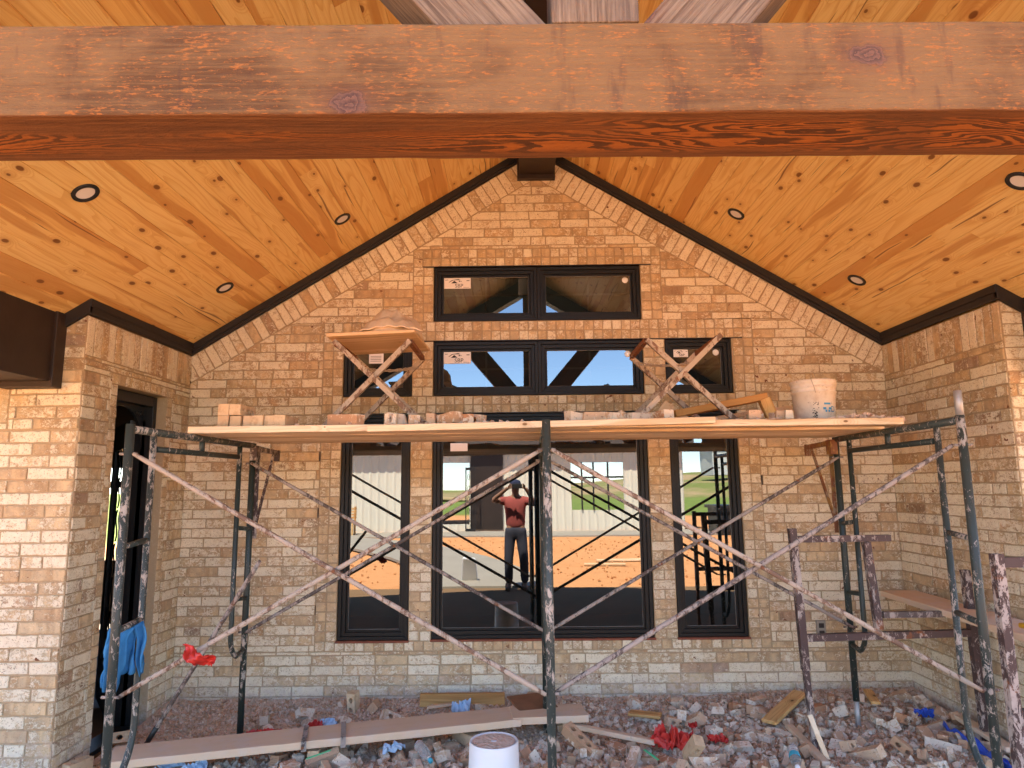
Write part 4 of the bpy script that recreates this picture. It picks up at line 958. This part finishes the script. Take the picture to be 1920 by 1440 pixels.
tag(sheet('peeling_strip', strip, 24, 2, M['plank'], thick=.006), 'splintered pale strip lifting off the mortar board front edge', 'wood strip')
# ------------------------------------------------------------------ trestle and bench at right
e = thing('steel_trestle', 'brown painted square tube trestle with mortar splashes by the right post', 'trestle', (2.3, 4.5, 0))
def sq(e, name, p0, p1, w_, m, upv=(0, 1, 0)): b = MB(); tube_sq(b, p0, p1, w_, upv); return b.build(name, m, e)
sq(e, 'leg', (1.775, 4.5, 1.39), (1.80, 4.5, .52), .045, M['purple']); sq(e, 'leg_extension', (1.798, 4.5, .56), (1.825, 4.5, .02), .034, M['purple'])
sq(e, 'rail', (1.80, 4.5, 1.322), (2.40, 4.5, 1.325), .04, M['purple']); sq(e, 'leg', (2.245, 4.5, 1.30), (2.28, 4.5, .76), .045, M['purple'])
sq(e, 'rail', (1.80, 4.5, .712), (2.87, 4.5, .735), .042, M['purple']); sq(e, 'rail', (2.31, 4.5, .848), (2.70, 4.5, .850), .036, M['crust'])
sq(e, 'leg', (2.86, 4.5, 1.12), (2.885, 4.5, .03), .045, M['purple'])
e = thing('steel_trestle', 'nearer brown trestle post at the right picture edge', 'trestle', (2.1, 3.05, 0))
sq(e, 'leg', (2.062, 3.02, 1.37), (2.062, 3.02, .50), .040, M['purple']);
sq(e, 'leg_extension', (2.062, 3.02, .50), (2.062, 3.02, .0), .032, M['rusty']); sq(e, 'rail', (2.08, 3.02, 1.335), (3.0, 3.02, 1.335), .042, M['purple'])
sq(e, 'rail', (2.08, 3.02, .715), (3.0, 3.02, .715), .042, M['purple']); sq(e, 'leg', (2.95, 3.02, 1.34), (2.95, 3.02, .0), .045, M['purple'])
board('bench_plank', (2.81, 5.22, .868), (2.80, 2.75, .845), .26, .04, M['dusty'], 'dusty pinkish plank laid on the trestles along the right wall', 'plank')
e = thing('hand_saw', 'yellow handled trowel lying on the bench plank', 'tool', (2.72, 3.75, .88)); e.name = 'trowel'; PI_['trowel'] = PI_.get('hand_saw')
b = MB(); b.tube([(2.72, 3.86, .905), (2.75, 3.80, .91), (2.80, 3.74, .908)], [.014, .018, .013], 8); b.build('handle', M['yellow'], e)
b = MB(); b.prism([(2.80, 3.73, .885), (2.86, 3.66, .885), (2.90, 3.50, .885), (2.82, 3.60, .885)], (0, 0, .003)); b.tube([(2.80, 3.74, .905), (2.82, 3.70, .887)], .004, 6); b.build('blade', M['screw'], e)
# ------------------------------------------------------------------ floor rubble
def gz(x, y):
    w_ = max(0, min(1, (y-4.7)/.8)); side = max(0, (x-1.2)/1.8)
    h = .016+.075*w_**1.4+.05*max(0, min(1, side))*max(0, min(1, (y-3.9)/.6))
    h += .02*noise.noise(Vector((x*2.1, y*2.1, 3)))+.010*noise.noise(Vector((x*9, y*9, 3)))
    return max(.004, h*max(0, min(1, (y-2.9)/.5)))
b = MB(); nx_, ny_ = 230, 110; vs = []
for j in range(ny_+1):
    for i in range(nx_+1):
        x = XL+.01+(XR-XL-.02)*i/nx_; y = 2.9+(D-.012-2.9)*j/ny_
        vs.append((x, y, gz(x, y)+.008*noise.noise(Vector((x*33, y*33, 7)))))
b.add(vs, [(j*(nx_+1)+i, j*(nx_+1)+i+1, (j+1)*(nx_+1)+i+1, (j+1)*(nx_+1)+i) for j in range(ny_) for i in range(nx_)], 0, True)
tag(b.build('mortar_debris', M['rubble'], fixn=False), 'pinkish grey mortar dust and droppings covering the slab at the wall foot', 'debris', kind='stuff')
def rs():
    while True:
        x = random.uniform(XL+.05, XR-.05); y = random.uniform(3.3, D-.03)
        if random.random() < .35+.5*max(0, min(1, (x+1)/3)): return x, y
bits('rubble', 'small brick and mortar chips strewn over the whole slab', rs, 1, M['chunk'], gz, n=12500, sr=(.005, .016))
def rs2():
    return (random.uniform(.3, 2.95), random.uniform(3.9, 5.35)) if random.random() < .6 else (random.uniform(-1.9, 1.2), random.uniform(3.85, 4.75))
bits('rubble', 'thumb sized brick shards lying thick in the foreground and right corner', rs2, 1, M['chunk'], gz, n=1900, sr=(.013, .027))
bits('rubble', 'fine crumbled mortar along the foot of the brick wall', lambda: (random.uniform(XL+.05, XR-.05), D-.03-abs(random.gauss(0, .28))), 1, M['rubble'], gz, n=4200, sr=(.005, .014))
LB = 'small broken brick among many alike in the rubble under the scaffold'; GB = 'broken bricks in the rubble'
cnt = 0; placed = []
while cnt < 285:
    r_ = random.random()
    if r_ < .42: x = random.uniform(1.0, 2.95); y = random.uniform(4.05, 5.3)
    elif r_ < .85: x = random.uniform(-1.5, 1.6); y = random.uniform(3.95, 4.72)
    elif r_ < .93: x = random.uniform(-2.3, -.9); y = random.uniform(3.7, 4.25)
    else: x = random.uniform(-1.8, 1.2); y = random.uniform(4.85, 5.4)
    if any((x-a)**2+(y-c)**2 < .0032 for a, c in placed): continue
    placed.append((x, y)); k = random.randrange(16)
    f = random.random() < .62
    put('broken_brick', pieces[k], (x, y, gz(x, y)+random.uniform(.012, .045)), (random.choice((0, pi/2))+random.gauss(0, .35), random.gauss(0, .3), random.uniform(0, 6.28)), LB, 'brick piece', GB, random.choice((.45, .55, .65, .75, .85)) if f else random.uniform(.8, 1)); cnt += 1
def brk(px, py, me, rot, label, dz=.04):
    p = atz(px, py, .07); put('brick', me, (p.x, p.y, .04+dz), rot, label, 'brick', None)
brk(1087, 1402, brick_mesh([], 90, M['chunk']), (.2, .5, -.75), 'big cored brick tilted in the rubble right of the middle post', .07)
brk(1400, 1332, brick_mesh([], 91, M['chunk']), (1.5, .1, .15), 'brown topped cored brick against the wall foot at right centre')
brk(745, 1355, brick_mesh([], 92, M['chunk']), (1.1, .5, .4), 'dusty cored brick half buried behind the low plank')
brk(662, 1332, brick_mesh([(.02, 1, 0, 0)], 93, M['nbrick']), (0, 1.45, 1.3), 'pale brick standing upright against the wall foot', .06)
brk(235, 1385, brick_mesh([(.0, 1, 0, 0)], 94, M['nbrick']), (1.2, 0, .4), 'pale cored half brick beside the doorway threshold')
brk(1296, 1425, brick_mesh([(.05, 1, .3, .2)], 95, M['nbrick']), (.4, .9, 2.1), 'big pale brick bat before the red plastic wrap', .07)
brk(155, 1437, brick_mesh([(.03, 1, 0, 0)], 96, M['nbrick']), (0, 0, 1.2), 'pale brick bat at the left corner of the pier')
# low planks and lumber on the floor
ZP = .135
board('floor_plank', (-2.40, 4.22, ZP), (-.02, 4.80, ZP+.03), .27, .045, M['dusty'], 'long dusty plank raised on bricks across the left foreground', group=None)
o = timber('plank_end', (-.06, 4.80, ZP+.035), (.44, 4.86, ZP+.03), .25, .045, M['dusty']); o.name = 'floor_plank'; tag(o, 'short dusty plank behind the middle post in line with the long one', 'plank')
for i, (x, y) in enumerate(((-2.25, 4.26), (-1.25, 4.50), (-.35, 4.70), (.35, 4.84))):
    put('support_brick', solid, (x, y, ZP-.062), (0, 0, random.uniform(0, 3)), 'brick propping the low plank %s' % ('at its left end', 'under its rust stained joint', 'near the upturned bucket', 'behind the middle post')[i], 'brick')
b = MB(); o = thing('steel_strap', 'rust marked steel straps clamped round the long low plank', 'strap', (-1.1, 4.53, ZP))
d_ = Vector((2.38, .58, .03)).normalized(); n2_ = Vector((-d_.y, d_.x, 0))
for s_ in (1.10, 1.33):
    c = Vector((-2.40, 4.22, ZP))+d_*s_; b = MB(); b.bar(c-n2_*.142+Vector((0, 0, .027)), c+n2_*.142+Vector((0, 0, .027)), .03, .006); b.bar(c-n2_*.141+Vector((0, 0, -.03)), c-n2_*.141+Vector((0, 0, .03)), .006, .03, d_); b.build('strap_band', M['crust'], o)
def flb(p, q, w_, h, m, label, dz=0, name='lumber_offcut', cat='board', dz2=0, ragged=.001):
    a = atz(*p, .06); c = atz(*q, .06); board(name, (a.x, a.y, gz(a.x, a.y)+h/2+.02+dz), (c.x, c.y, gz(c.x, c.y)+h/2+.02+dz+dz2), w_, h, m, label, cat, ragged=ragged)
board('lumber_offcut', (-.74, 5.34, .115), (-.11, 5.36, .11), .04, .09, M['fresh'], 'orange timber offcut lying along the wall foot under the big window', 'board')
flb((1442, 1368), (1502, 1325), .10, .025, M['fresh'], 'orange wedge shaped board end at the foot of the right tall window', .03)
flb((1058, 1374), (1230, 1403), .05, .03, M['dusty'], 'thin pale lath pointing at the red plastic wrap', .05)
flb((1480, 1372), (1550, 1438), .05, .03, M['dusty'], 'brown weathered lath by the trestle foot', .02)
a_ = atz(1553, 1430, .05); c_ = at(1518, 1340, 4.42)
board('lath', (a_.x, a_.y, .06), (c_.x, 4.42, c_.z), .03, .014, M['plank'], 'slim pale stick leaning on the trestle leg', 'stick', upv=(0, 1, 0))
flb((1795, 1368), (1900, 1430), .07, .03, M['dusty'], 'grey slat lying by the right wall above the blue tarp', .05)
flb((1630, 1328), (1645, 1350), .06, .02, M['fresh'], 'short orange stick beside the right screw jack', .06)
flb((985, 1345), (1020, 1375), .28, .012, M['cardboard'], 'stained brown hardboard scrap left of the middle post', .13)
flb((1180, 1345), (1240, 1352), .10, .02, M['fresh'], 'orange wood splinter by the wall under the right tall window', .02)
flb((870, 1330), (800, 1336), .03, .02, M['dusty'], 'thin dusty slat beside the orange offcut', .01)
# crumpled plastic and cloth
def crumple(name, c, sx, sy, sz, m, label, cat, seed=0, n_=16, drape=None):
    def fn(u, v):
        x = (u-.5)*sx; y = (v-.5)*sy; nv = noise.noise_vector(Vector((u*3.1+seed, v*3.1, seed*1.7)))
        n3 = noise.noise_vector(Vector((u*9+seed, v*9, seed))); rg = 1-2*abs(noise.noise(Vector((u*6+seed, v*7, seed*3.1))))
        n4 = noise.noise(Vector((u*22+seed, v*19, seed)))
        return (c[0]+x*.9+nv.x*sx*.3+n3.x*.018, c[1]+y*.9+nv.y*sy*.3+n3.y*.018, max(c[2]-.035, c[2]+sz*(.1+nv.z*.7+n3.z*.3+(rg-.5)*.55+n4*.22)))
    n_ = n_*2
    return tag(sheet(name, fn, n_, n_, m, thick=.001, smooth=False), label, cat)
p = atz(1262, 1396, .08); crumple('plastic_wrap', (p.x, p.y, .10), .24, .16, .12, M['red'], 'crumpled bright red plastic wrap in the rubble at centre right', 'plastic', 1, 20)
p = atz(1300, 1366, .08); crumple('plastic_wrap', (p.x, p.y, .10), .05, .04, .03, M['red'], 'tiny red plastic scrap behind the big red wrap', 'plastic', 2, 8)
p = atz(1345, 1385, .08); crumple('plastic_wrap', (p.x, p.y, .08), .12, .06, .04, M['red'], 'flat dark red plastic scrap right of the big red wrap', 'plastic', 3, 10)
p = atz(512, 1376, .10); crumple('plastic_ribbon', (p.x, p.y, .09), .36, .06, .05, M['red'], 'long strip of red plastic lying behind the low plank', 'plastic', 4, 20)
p = atz(591, 1365, .08); crumple('plastic_wrap', (p.x, p.y, .08), .10, .05, .07, M['red'], 'small red plastic scrap beside the pale blue glove', 'plastic', 5, 10)
p = atz(862, 1340, .08); crumple('glove', (p.x, p.y, .11), .13, .10, .09, M['paleblue'], 'crumpled pale blue rubber glove against the orange offcut', 'glove', 6, 14)
p = atz(612, 1362, .08); crumple('glove', (p.x, p.y, .09), .13, .05, .05, M['paleblue'], 'pale blue rubber glove lying behind the low plank', 'glove', 7, 12)
p = atz(735, 1408, .08); crumple('plastic_scrap', (p.x, p.y, .09), .14, .06, .05, M['paleblue'], 'pale blue plastic scrap below the low plank joint', 'plastic', 8, 12)
p = atz(210, 1440, .05); p = atz(595, 1438, .08); crumple('rag', (p.x-.8, p.y-.0, .06), .26, .12, .06, M['paleblue'], 'greyish blue rag in the rubble under the low plank', 'rag', 9, 14)
def tarp(u, v):
    a = atz(1772, 1378, .06); c = atz(1900, 1452, .06); x = a.x+(c.x-a.x)*u; y = a.y+(c.y-a.y)*u+(v-.5)*.14
    return (x+(v-.5)*.05, y, gz(x, y)+.055+.04*noise.noise(Vector((u*6, v*3, 2)))+.02*sin(u*9+v*4))
tag(sheet('tarp', tarp, 30, 8, M['bluet'], thick=.002), 'bright blue tarp strip lying near the right scaffold post', 'tarp')
p = atz(1733, 1352, .07); crumple('tarp_scrap', (p.x, p.y, .12), .12, .06, .05, M['bluet'], 'small dark blue tarp scrap at the foot of the right wall', 'tarp', 12, 10)
p = atz(610, 1430, .08); board('plastic_strap', (p.x-.10, p.y-.05, .12), (p.x+.03, p.y+.0, .15), .022, .003, M['greenp'], 'short green plastic strap in the left rubble', 'strap')
p = atz(1233, 1418, .08); board('plastic_strap', (p.x-.07, p.y+.05, .10), (p.x-.0, p.y-.03, .07), .02, .003, M['greenp'], 'dark green plastic strap below the red wrap', 'strap')
# towel over the rung of the left frame
def towel(u, v):
    s_ = (v-.45)*.60; wd = .085 if s_ > 0 else .085*(1-.62*min(1, (-s_/.27))**1.3)+.012*sin(v*30)
    x = -1.985+(.0 if s_ > 0 else .10*-s_*-1.1)+(u-.5)*wd*1.15; y = 3.50+.05*u+(.035 if s_ > 0 else -.035)*min(1, abs(s_)*14)+.022*sin(u*13+v*6)*min(1, abs(s_)*8)
    z = 1.00-abs(s_)*(1 if s_ < 0 else .7)+.025*noise.noise(Vector((u*7, v*5, 3)))-(.05*u if s_ < -.1 else 0)
    return (x+.010*noise.noise(Vector((u*9, v*9, 0))), y, z)
tag(sheet('towel', towel, 18, 26, M['blue'], thick=.004), 'blue torn towel draped over the lower rung of the left frame', 'towel')
def towel2(u, v): return (-1.945+.075*u*(1-.5*v)+.03*v+.01*sin(v*6), 3.56+.03*sin(u*5)+.02*v, 1.0-.27*v*(.8+.3*noise.noise(Vector((u*6, 0, 0))))+.02*sin(pi*u))
tag(sheet('rag', towel2, 12, 16, M['blue'], thick=.004), 'ragged end of blue cloth hanging right beside the towel', 'cloth')
# red ribbon tied on the brace
cR = at(372, 1232, 3.40)
def rib(u, v): return (cR.x-.065+.15*u, cR.y-.03+.03*sin(u*7+v*3), cR.z+.035-.07*v*(1-.4*abs(u-.45)*2)-.05*(u-.5)*1.2+.018*noise.noise(Vector((u*7, v*7, 5))))
tag(sheet('ribbon', rib, 16, 10, M['red'], thick=.0015), 'red plastic ribbon tied where the brace and the loose tube cross', 'ribbon')
# upturned bucket, bottle, cups
bc = Vector((-.128, 3.56, .035)); e = thing('bucket', 'clean white bucket standing upside down by the middle post', 'bucket', bc)
prof = [(.001, .408), (.022, .408), (.024, .402), (.03, .400), (.055, .400), (.057, .405), (.118, .405), (.124, .412), (.129, .411), (.131, .402), (.144, .10), (.150, .095), (.150, .085), (.145, .082), (.146, .045), (.152, .04), (.152, .02), (.149, .0), (.144, .0), (.14, .1), (.12, .39)]
prof = [(q*.92, z) for q, z in prof]
b = MB(); b.lathe(bc, prof, 56); b.build('bucket_body', M['white2'], e, fixn=False)
b = MB(); b.lathe(bc+Vector((0, 0, .4065)), [(.001, .001), (.03, .002), (.08, .003), (.105, .0008)], 40); b.build('dried_mortar', M['crumb'], e)
def bottle(c, ang, tilt, label, capm=None, lab=True):
    T = Matrix.Translation(c) @ Matrix.Rotation(ang, 4, 'Z') @ Matrix.Rotation(pi/2+tilt, 4, 'Y')
    e = bpy.data.objects.new('water_bottle', None); COL.objects.link(e); e.matrix_world = T; tag(e, label, 'bottle'); PI_[e.name] = T.inverted()
    b = MB(); b.lathe((0, 0, 0), [(.001, 0), (.026, .0), (.031, .006), (.031, .03), (.029, .035), (.031, .04), (.031, .06), (.029, .065), (.031, .07), (.031, .13), (.028, .15), (.013, .185), (.012, .20)], 28); b.build('body', M['clear'], e, mat=T)
    if lab: b = MB(); b.lathe((0, 0, 0), [(.0315, .075), (.0318, .08), (.0318, .115), (.0315, .12)], 28); b.build('label_band', M['cap'], e, mat=T)
    b = MB(); b.lathe((0, 0, 0), [(.014, .196), (.0145, .2), (.0145, .214), (.001, .215)], 20); b.build('cap', capm or M['cap'], e, mat=T)
p = atz(1492, 1425, .10); bottle((p.x+.02, p.y+.09, .13), radians(-105), .15, 'clear water bottle with blue label at right in the rubble', M['white'])
p = atz(790, 1405, .10); bottle((p.x-.02, p.y+.02, .12), radians(-62), .12, 'clear bottle with teal cap lying left of the upturned bucket', None, False)
# ------------------------------------------------------------------ behind the camera: what the glass reflects
e = thing('metal_building', 'cream corrugated metal building standing across the red dirt yard', 'building', (0, -15.5, 0))
def corr(x0, x1, z0, z1, y):
    n_ = max(2, int((x1-x0)/.075)); vs = []
    for i in range(n_+1):
        x = x0+(x1-x0)*i/n_; yy = y+(.028 if i % 4 == 0 else 0)
        vs += [(x, yy, z0), (x, yy, z1)]
    return vs, [(2*i, 2*i+2, 2*i+3, 2*i+1) for i in range(n_)]
for Y in (-15.5,):
    b = MB(); ops = [(-2.95, -1.85, 0.25, 2.6), (2.1, 4.1, .75, 2.55)]
    xs = [-9, -2.95, -1.85, 2.1, 4.1, 6.4]
    for i in range(5):
        if i in (1, 3): o_ = ops[0 if i == 1 else 1]; b.add(*corr(xs[i], xs[i+1], o_[3], 3.7, Y)); b.add(*corr(xs[i], xs[i+1], -.05, o_[2], Y))
        else: b.add(*corr(xs[i], xs[i+1], -.05, 3.7, Y))
    o = b.build('siding', M['metalwall'], e, fixn=False); o.modifiers.new('s', 'SOLIDIFY').thickness = .04
b = MB(); b.box((-9.05, -23.5, 0), (-8.95, -15.55, 3.7)); b.box((6.35, -23.5, 0), (6.45, -15.55, 3.7)); b.build('end_wall', M['metalwall'], e)
b = MB(); b.box((-9.3, -23.8, 3.72), (6.8, -15.1, 3.80)); b.box((-9.3, -15.1, 3.2), (6.8, -15.02, 3.80)); b.build('roof', M['roof'], e)
b = MB(); b.box((-1.8, -15.42, .03), (-.55, -15.36, 2.9)); b.build('door', M['darkbrown'], e)
b = MB()
for x in (2.5, 2.95, 3.5): b.box((x-.03, -15.46, .75), (x+.03, -15.40, 2.55))
b.box((2.1, -15.458, 1.95), (4.1, -15.402, 2.02)); b.build('window_bar', M['black'], e)
e = thing('iron_gate', 'scrolled black iron gate leaf leaning on the metal building', 'gate', (-1.75, -14.9, 0))
b = MB()
for x in (-1.95, -1.6): b.box((x-.02, -14.92, 0), (x+.02, -14.88, 2.4))
b.box((-1.93, -14.92, 0), (-1.62, -14.88, .1)); b.box((-1.93, -14.92, 2.3), (-1.62, -14.88, 2.4)); b.build('frame', M['iron'], e)
b = MB()
for k in range(5):
    for sg in (-1, 1): c = Vector((-1.775+sg*.07, -14.9, .35+.42*k)); b.tube([c+Vector((cos(a)*.06*(1-a/12), 0, sin(a)*.13*(1-a/14))) for a in [i*.6 for i in range(13)]], .01, 5)
b.build('scrollwork', M['iron'], e)
b = MB(); b.box((6.9, -14, 0), (9.0, -12.7, .85)); b.box((6.8, -14.1, .85), (9.1, -12.6, .95)); 
for x in (7.2, 7.9, 8.6): b.box((x, -12.7, .1), (x+.08, -12.62, .85))
tag(b.build('dumpster', M['iron']), 'dark steel dumpster beyond the right end of the metal building', 'dumpster')
b = MB(); b.box((33, -112, 3.2), (47, -104, 7.6)); b.prism([(32.5, -112.3, 7.6), (47.5, -112.3, 7.6), (47.5, -108, 9), (32.5, -108, 9)], (0, 0, .2)); b.prism([(32.5, -103.7, 7.6), (47.5, -103.7, 7.6), (47.5, -108, 9), (32.5, -108, 9)], (0, 0, .2)); b.box((38, -103.98, 3.2), (41, -103.9, 6.2), 1)
tag(b.build('far_shed', [M['shed'], M['black']]), 'pale shed standing on the far hillside', 'shed')
for i, (x, y, L, a, lb) in enumerate(((1.9, -4.2, .9, .1, 'pale board lying on the red dirt near the slab'), (2.4, -5.0, 1.2, -.05, 'grey board lying farther out on the red dirt'), (-1.4, -1.7, .6, .7, 'short board by the path edge'))):
    board('loose_board', (x-L/2*cos(a), y-L/2*sin(a), -.03), (x+L/2*cos(a), y+L/2*sin(a), -.03), .14, .04, M['plank'], lb, 'board')
bits('dirt_clods', 'red dirt clods scattered over the yard', lambda: (random.uniform(-9, 9), random.uniform(-12.5, -.8)), 1, M['ground'], -.06, n=1500, sr=(.008, .03))
b = MB(); b.prism([(-1.02, -1.35, -.03), (-.72, -1.35, -.03), (-.75, -1.15, .42), (-.98, -1.15, .44)], (0, -.18, 0)); o = b.build('cement_bag', M['white2'], bevel=.03); tag(o, 'white paper cement bag standing by the path', 'bag')
# porch chair swing seen on the far building
e = thing('hay_rack', 'small wooden bench before the metal building', 'bench', (-6.3, -14.0, 0)); e.name = 'yard_bench'; PI_['yard_bench'] = PI_['hay_rack']
b = MB(); b.box((-6.7, -14.2, .42), (-5.9, -13.8, .47)); b.build('seat', M['fresh'], e); b = MB()
for k in range(4): b.box((-6.7, -14.24, .55+.11*k), (-5.9, -14.21, .62+.11*k))
b.build('backrest', M['fresh'], e)
for x in (-6.65, -5.95):
    for y in (-14.2, -13.83): b = MB(); b.box((x-.03, y-.03, -.02), (x+.03, y+.03, 1.0 if y < -14 else .42)); b.build('leg', M['fresh'], e)
# ------------------------------------------------------------------ the photographer
def skin(name, verts, edges, radii, m, parent, sub=2, root=0):
    me = bpy.data.meshes.new(name); me.from_pydata([tuple(v) for v in verts], edges, []); me.materials.append(m)
    o = bpy.data.objects.new(name, me); COL.objects.link(o)
    sk = o.modifiers.new('skin', 'SKIN'); sk.use_smooth_shade = True; ly = me.skin_vertices[0].data
    for i, r_ in enumerate(radii): ly[i].radius = r_ if isinstance(r_, tuple) else (r_, r_)
    for i in range(len(verts)): ly[i].use_root = (i == root)
    sm_ = o.modifiers.new('sub', 'SUBSURF'); sm_.levels = sm_.render_levels = sub
    bpy.context.view_layer.update(); dg = bpy.context.evaluated_depsgraph_get(); m2 = bpy.data.meshes.new_from_object(o.evaluated_get(dg)); bpy.data.objects.remove(o)
    m2.materials.clear(); m2.materials.append(m); m2.polygons.foreach_set('use_smooth', [True]*len(m2.polygons)); return m2
px, py = -.03, -.34
PB = thing('person', 'photographer in red short sleeved shirt, dark jeans and cap raising a phone', 'person', (px, py, 0))
def V(x, y, z): return (px+x, py+y, z)
verts = [V(0, 0, .97), V(0, .0, 1.12), V(0, .01, 1.30), V(0, 0, 1.44), V(0, .01, 1.52), V(0, .03, 1.60), V(0, .04, 1.68), V(0, .035, 1.73),
         V(-.17, 0, 1.44), V(-.37, .10, 1.45), V(-.16, .27, 1.62), V(.17, 0, 1.44), V(.33, .14, 1.38), V(.20, .27, 1.60),
         V(-.09, 0, .90), V(-.12, .02, .50), V(-.125, -.02, .09), V(-.13, .10, .035), V(.09, 0, .90), V(.13, .03, .50), V(.14, -.02, .09), V(.15, .10, .035), V(-.115, .30, 1.655), V(.165, .30, 1.65)]
edges = [(0, 1), (1, 2), (2, 3), (3, 4), (4, 5), (5, 6), (6, 7), (3, 8), (8, 9), (9, 10), (3, 11), (11, 12), (12, 13), (0, 14), (14, 15), (15, 16), (16, 17), (0, 18), (18, 19), (19, 20), (20, 21), (10, 22), (13, 23)]
rad = [(.15, .10), (.14, .095), (.16, .105), (.15, .09), .052, (.066, .08), (.074, .09), (.06, .07), (.062, .06), .046, .03, (.062, .06), .046, .03, .088, .058, .042, .035, .088, .058, .042, .035, (.035, .02), (.035, .02)]
me = skin('body', verts, edges, rad, M['skin'], PB); o = link('body', me, PB)
# face: nose, ears, brow as part of head; hands with five fingers round the phone
b = MB(); hc = Vector(V(0, .04, 1.67)); b.tube([hc+Vector((0, .075, .02)), hc+Vector((0, .10, -.01)), hc+Vector((0, .08, -.022))], [.008, .014, .008], 8)
for sg in (-1, 1): b.tube([hc+Vector((sg*.074, -.0, .02)), hc+Vector((sg*.086, -.008, .0)), hc+Vector((sg*.074, 0, -.03))], [.008, .013, .006], 8)
b.tube([hc+Vector((-.022, .082, -.045)), hc+Vector((0, .088, -.044)), hc+Vector((.022, .082, -.045))], [.003, .006, .003], 6)
for sg in (-1, 1):
    wr = Vector(V(-.115, .30, 1.655)) if sg < 0 else Vector(V(.165, .30, 1.65)); pc_ = Vector((sg*.075, -.022, 1.68))
    for k in range(4):
        z = 1.712-.02*k; L = (.9, 1, .97, .8)[k]
        kn1 = Vector((sg*.098, -.035, z+.004)); kn2 = Vector((sg*.102, -.004, z+.003)); tip = Vector((sg*(.102-.034*L), .0, z)) if k > 3 else Vector((sg*(.100-.016*L), .004, z))
        b.tube([wr+Vector((0, .015, .02-.012*k)), kn1, kn2, tip], [.011, .0095, .0085, .006], 8)
    b.tube([wr+Vector((-sg*.01, .01, -.01)), Vector((sg*.085, -.045, 1.655)), Vector((sg*.062, -.026, 1.668)), Vector((sg*.048, -.021, 1.68))], [.013, .011, .009, .007], 8)
hands = b.build('hand', M['skin'], PB); hands.name = 'face_and_hands'
sv_ = [V(0, 0, .95), V(0, 0, 1.12), V(0, .01, 1.30), V(0, 0, 1.44), V(-.17, 0, 1.44), V(-.29, .06, 1.445), V(.17, 0, 1.44), V(.265, .09, 1.41), V(0, .0, 1.495)]
me = skin('shirt', sv_, [(0, 1), (1, 2), (2, 3), (3, 4), (4, 5), (3, 6), (6, 7), (3, 8)], [(.175, .125), (.170, .120), (.182, .125), (.165, .105), (.078, .075), (.070, .070), (.078, .075), (.070, .070), .062], M['shirt'], PB)
o = link('shirt', me, PB)
jv = [V(0, 0, .97), V(-.09, 0, .88), V(-.12, .02, .50), V(-.125, -.02, .10), V(.09, 0, .88), V(.13, .03, .50), V(.14, -.02, .10), V(0, 0, 1.05)]
me = skin('jeans', jv, [(0, 1), (1, 2), (2, 3), (0, 4), (4, 5), (5, 6), (0, 7)], [(.18, .13), .105, .08, .07, .105, .08, .07, (.178, .13)], M['jeans'], PB)
link('jeans', me, PB)
for sg in (-1, 1):
    me = skin('boot', [V(sg*.132, -.04, .13), V(sg*.134, -.03, .05), V(sg*.138, .07, .04), V(sg*.142, .16, .032)], [(0, 1), (1, 2), (2, 3)], [.058, .055, (.05, .04), (.042, .03)], M['boot'], PB); link('boot', me, PB)
b = MB(); c = hc+Vector((0, -.005, .035))
b.lathe(c, [(.094, -.005), (.096, .02), (.088, .05), (.062, .075), (.02, .087), (.001, .088)], 24)
b.prism([c+Vector((x, y, -.004)) for x, y in ((-.075, .05), (-.06, .12), (-.03, .15), (.03, .15), (.06, .12), (.075, .05))], (0, 0, .006)); b.build('cap', M['capc'], PB, fixn=False)
b = MB(); b.box((-.08, -.0165, 1.642), (.08, -.0085, 1.718)); o = b.build('phone', M['black'], bevel=.004); tag(o, 'dark phone held sideways in both hands of the photographer', 'phone')
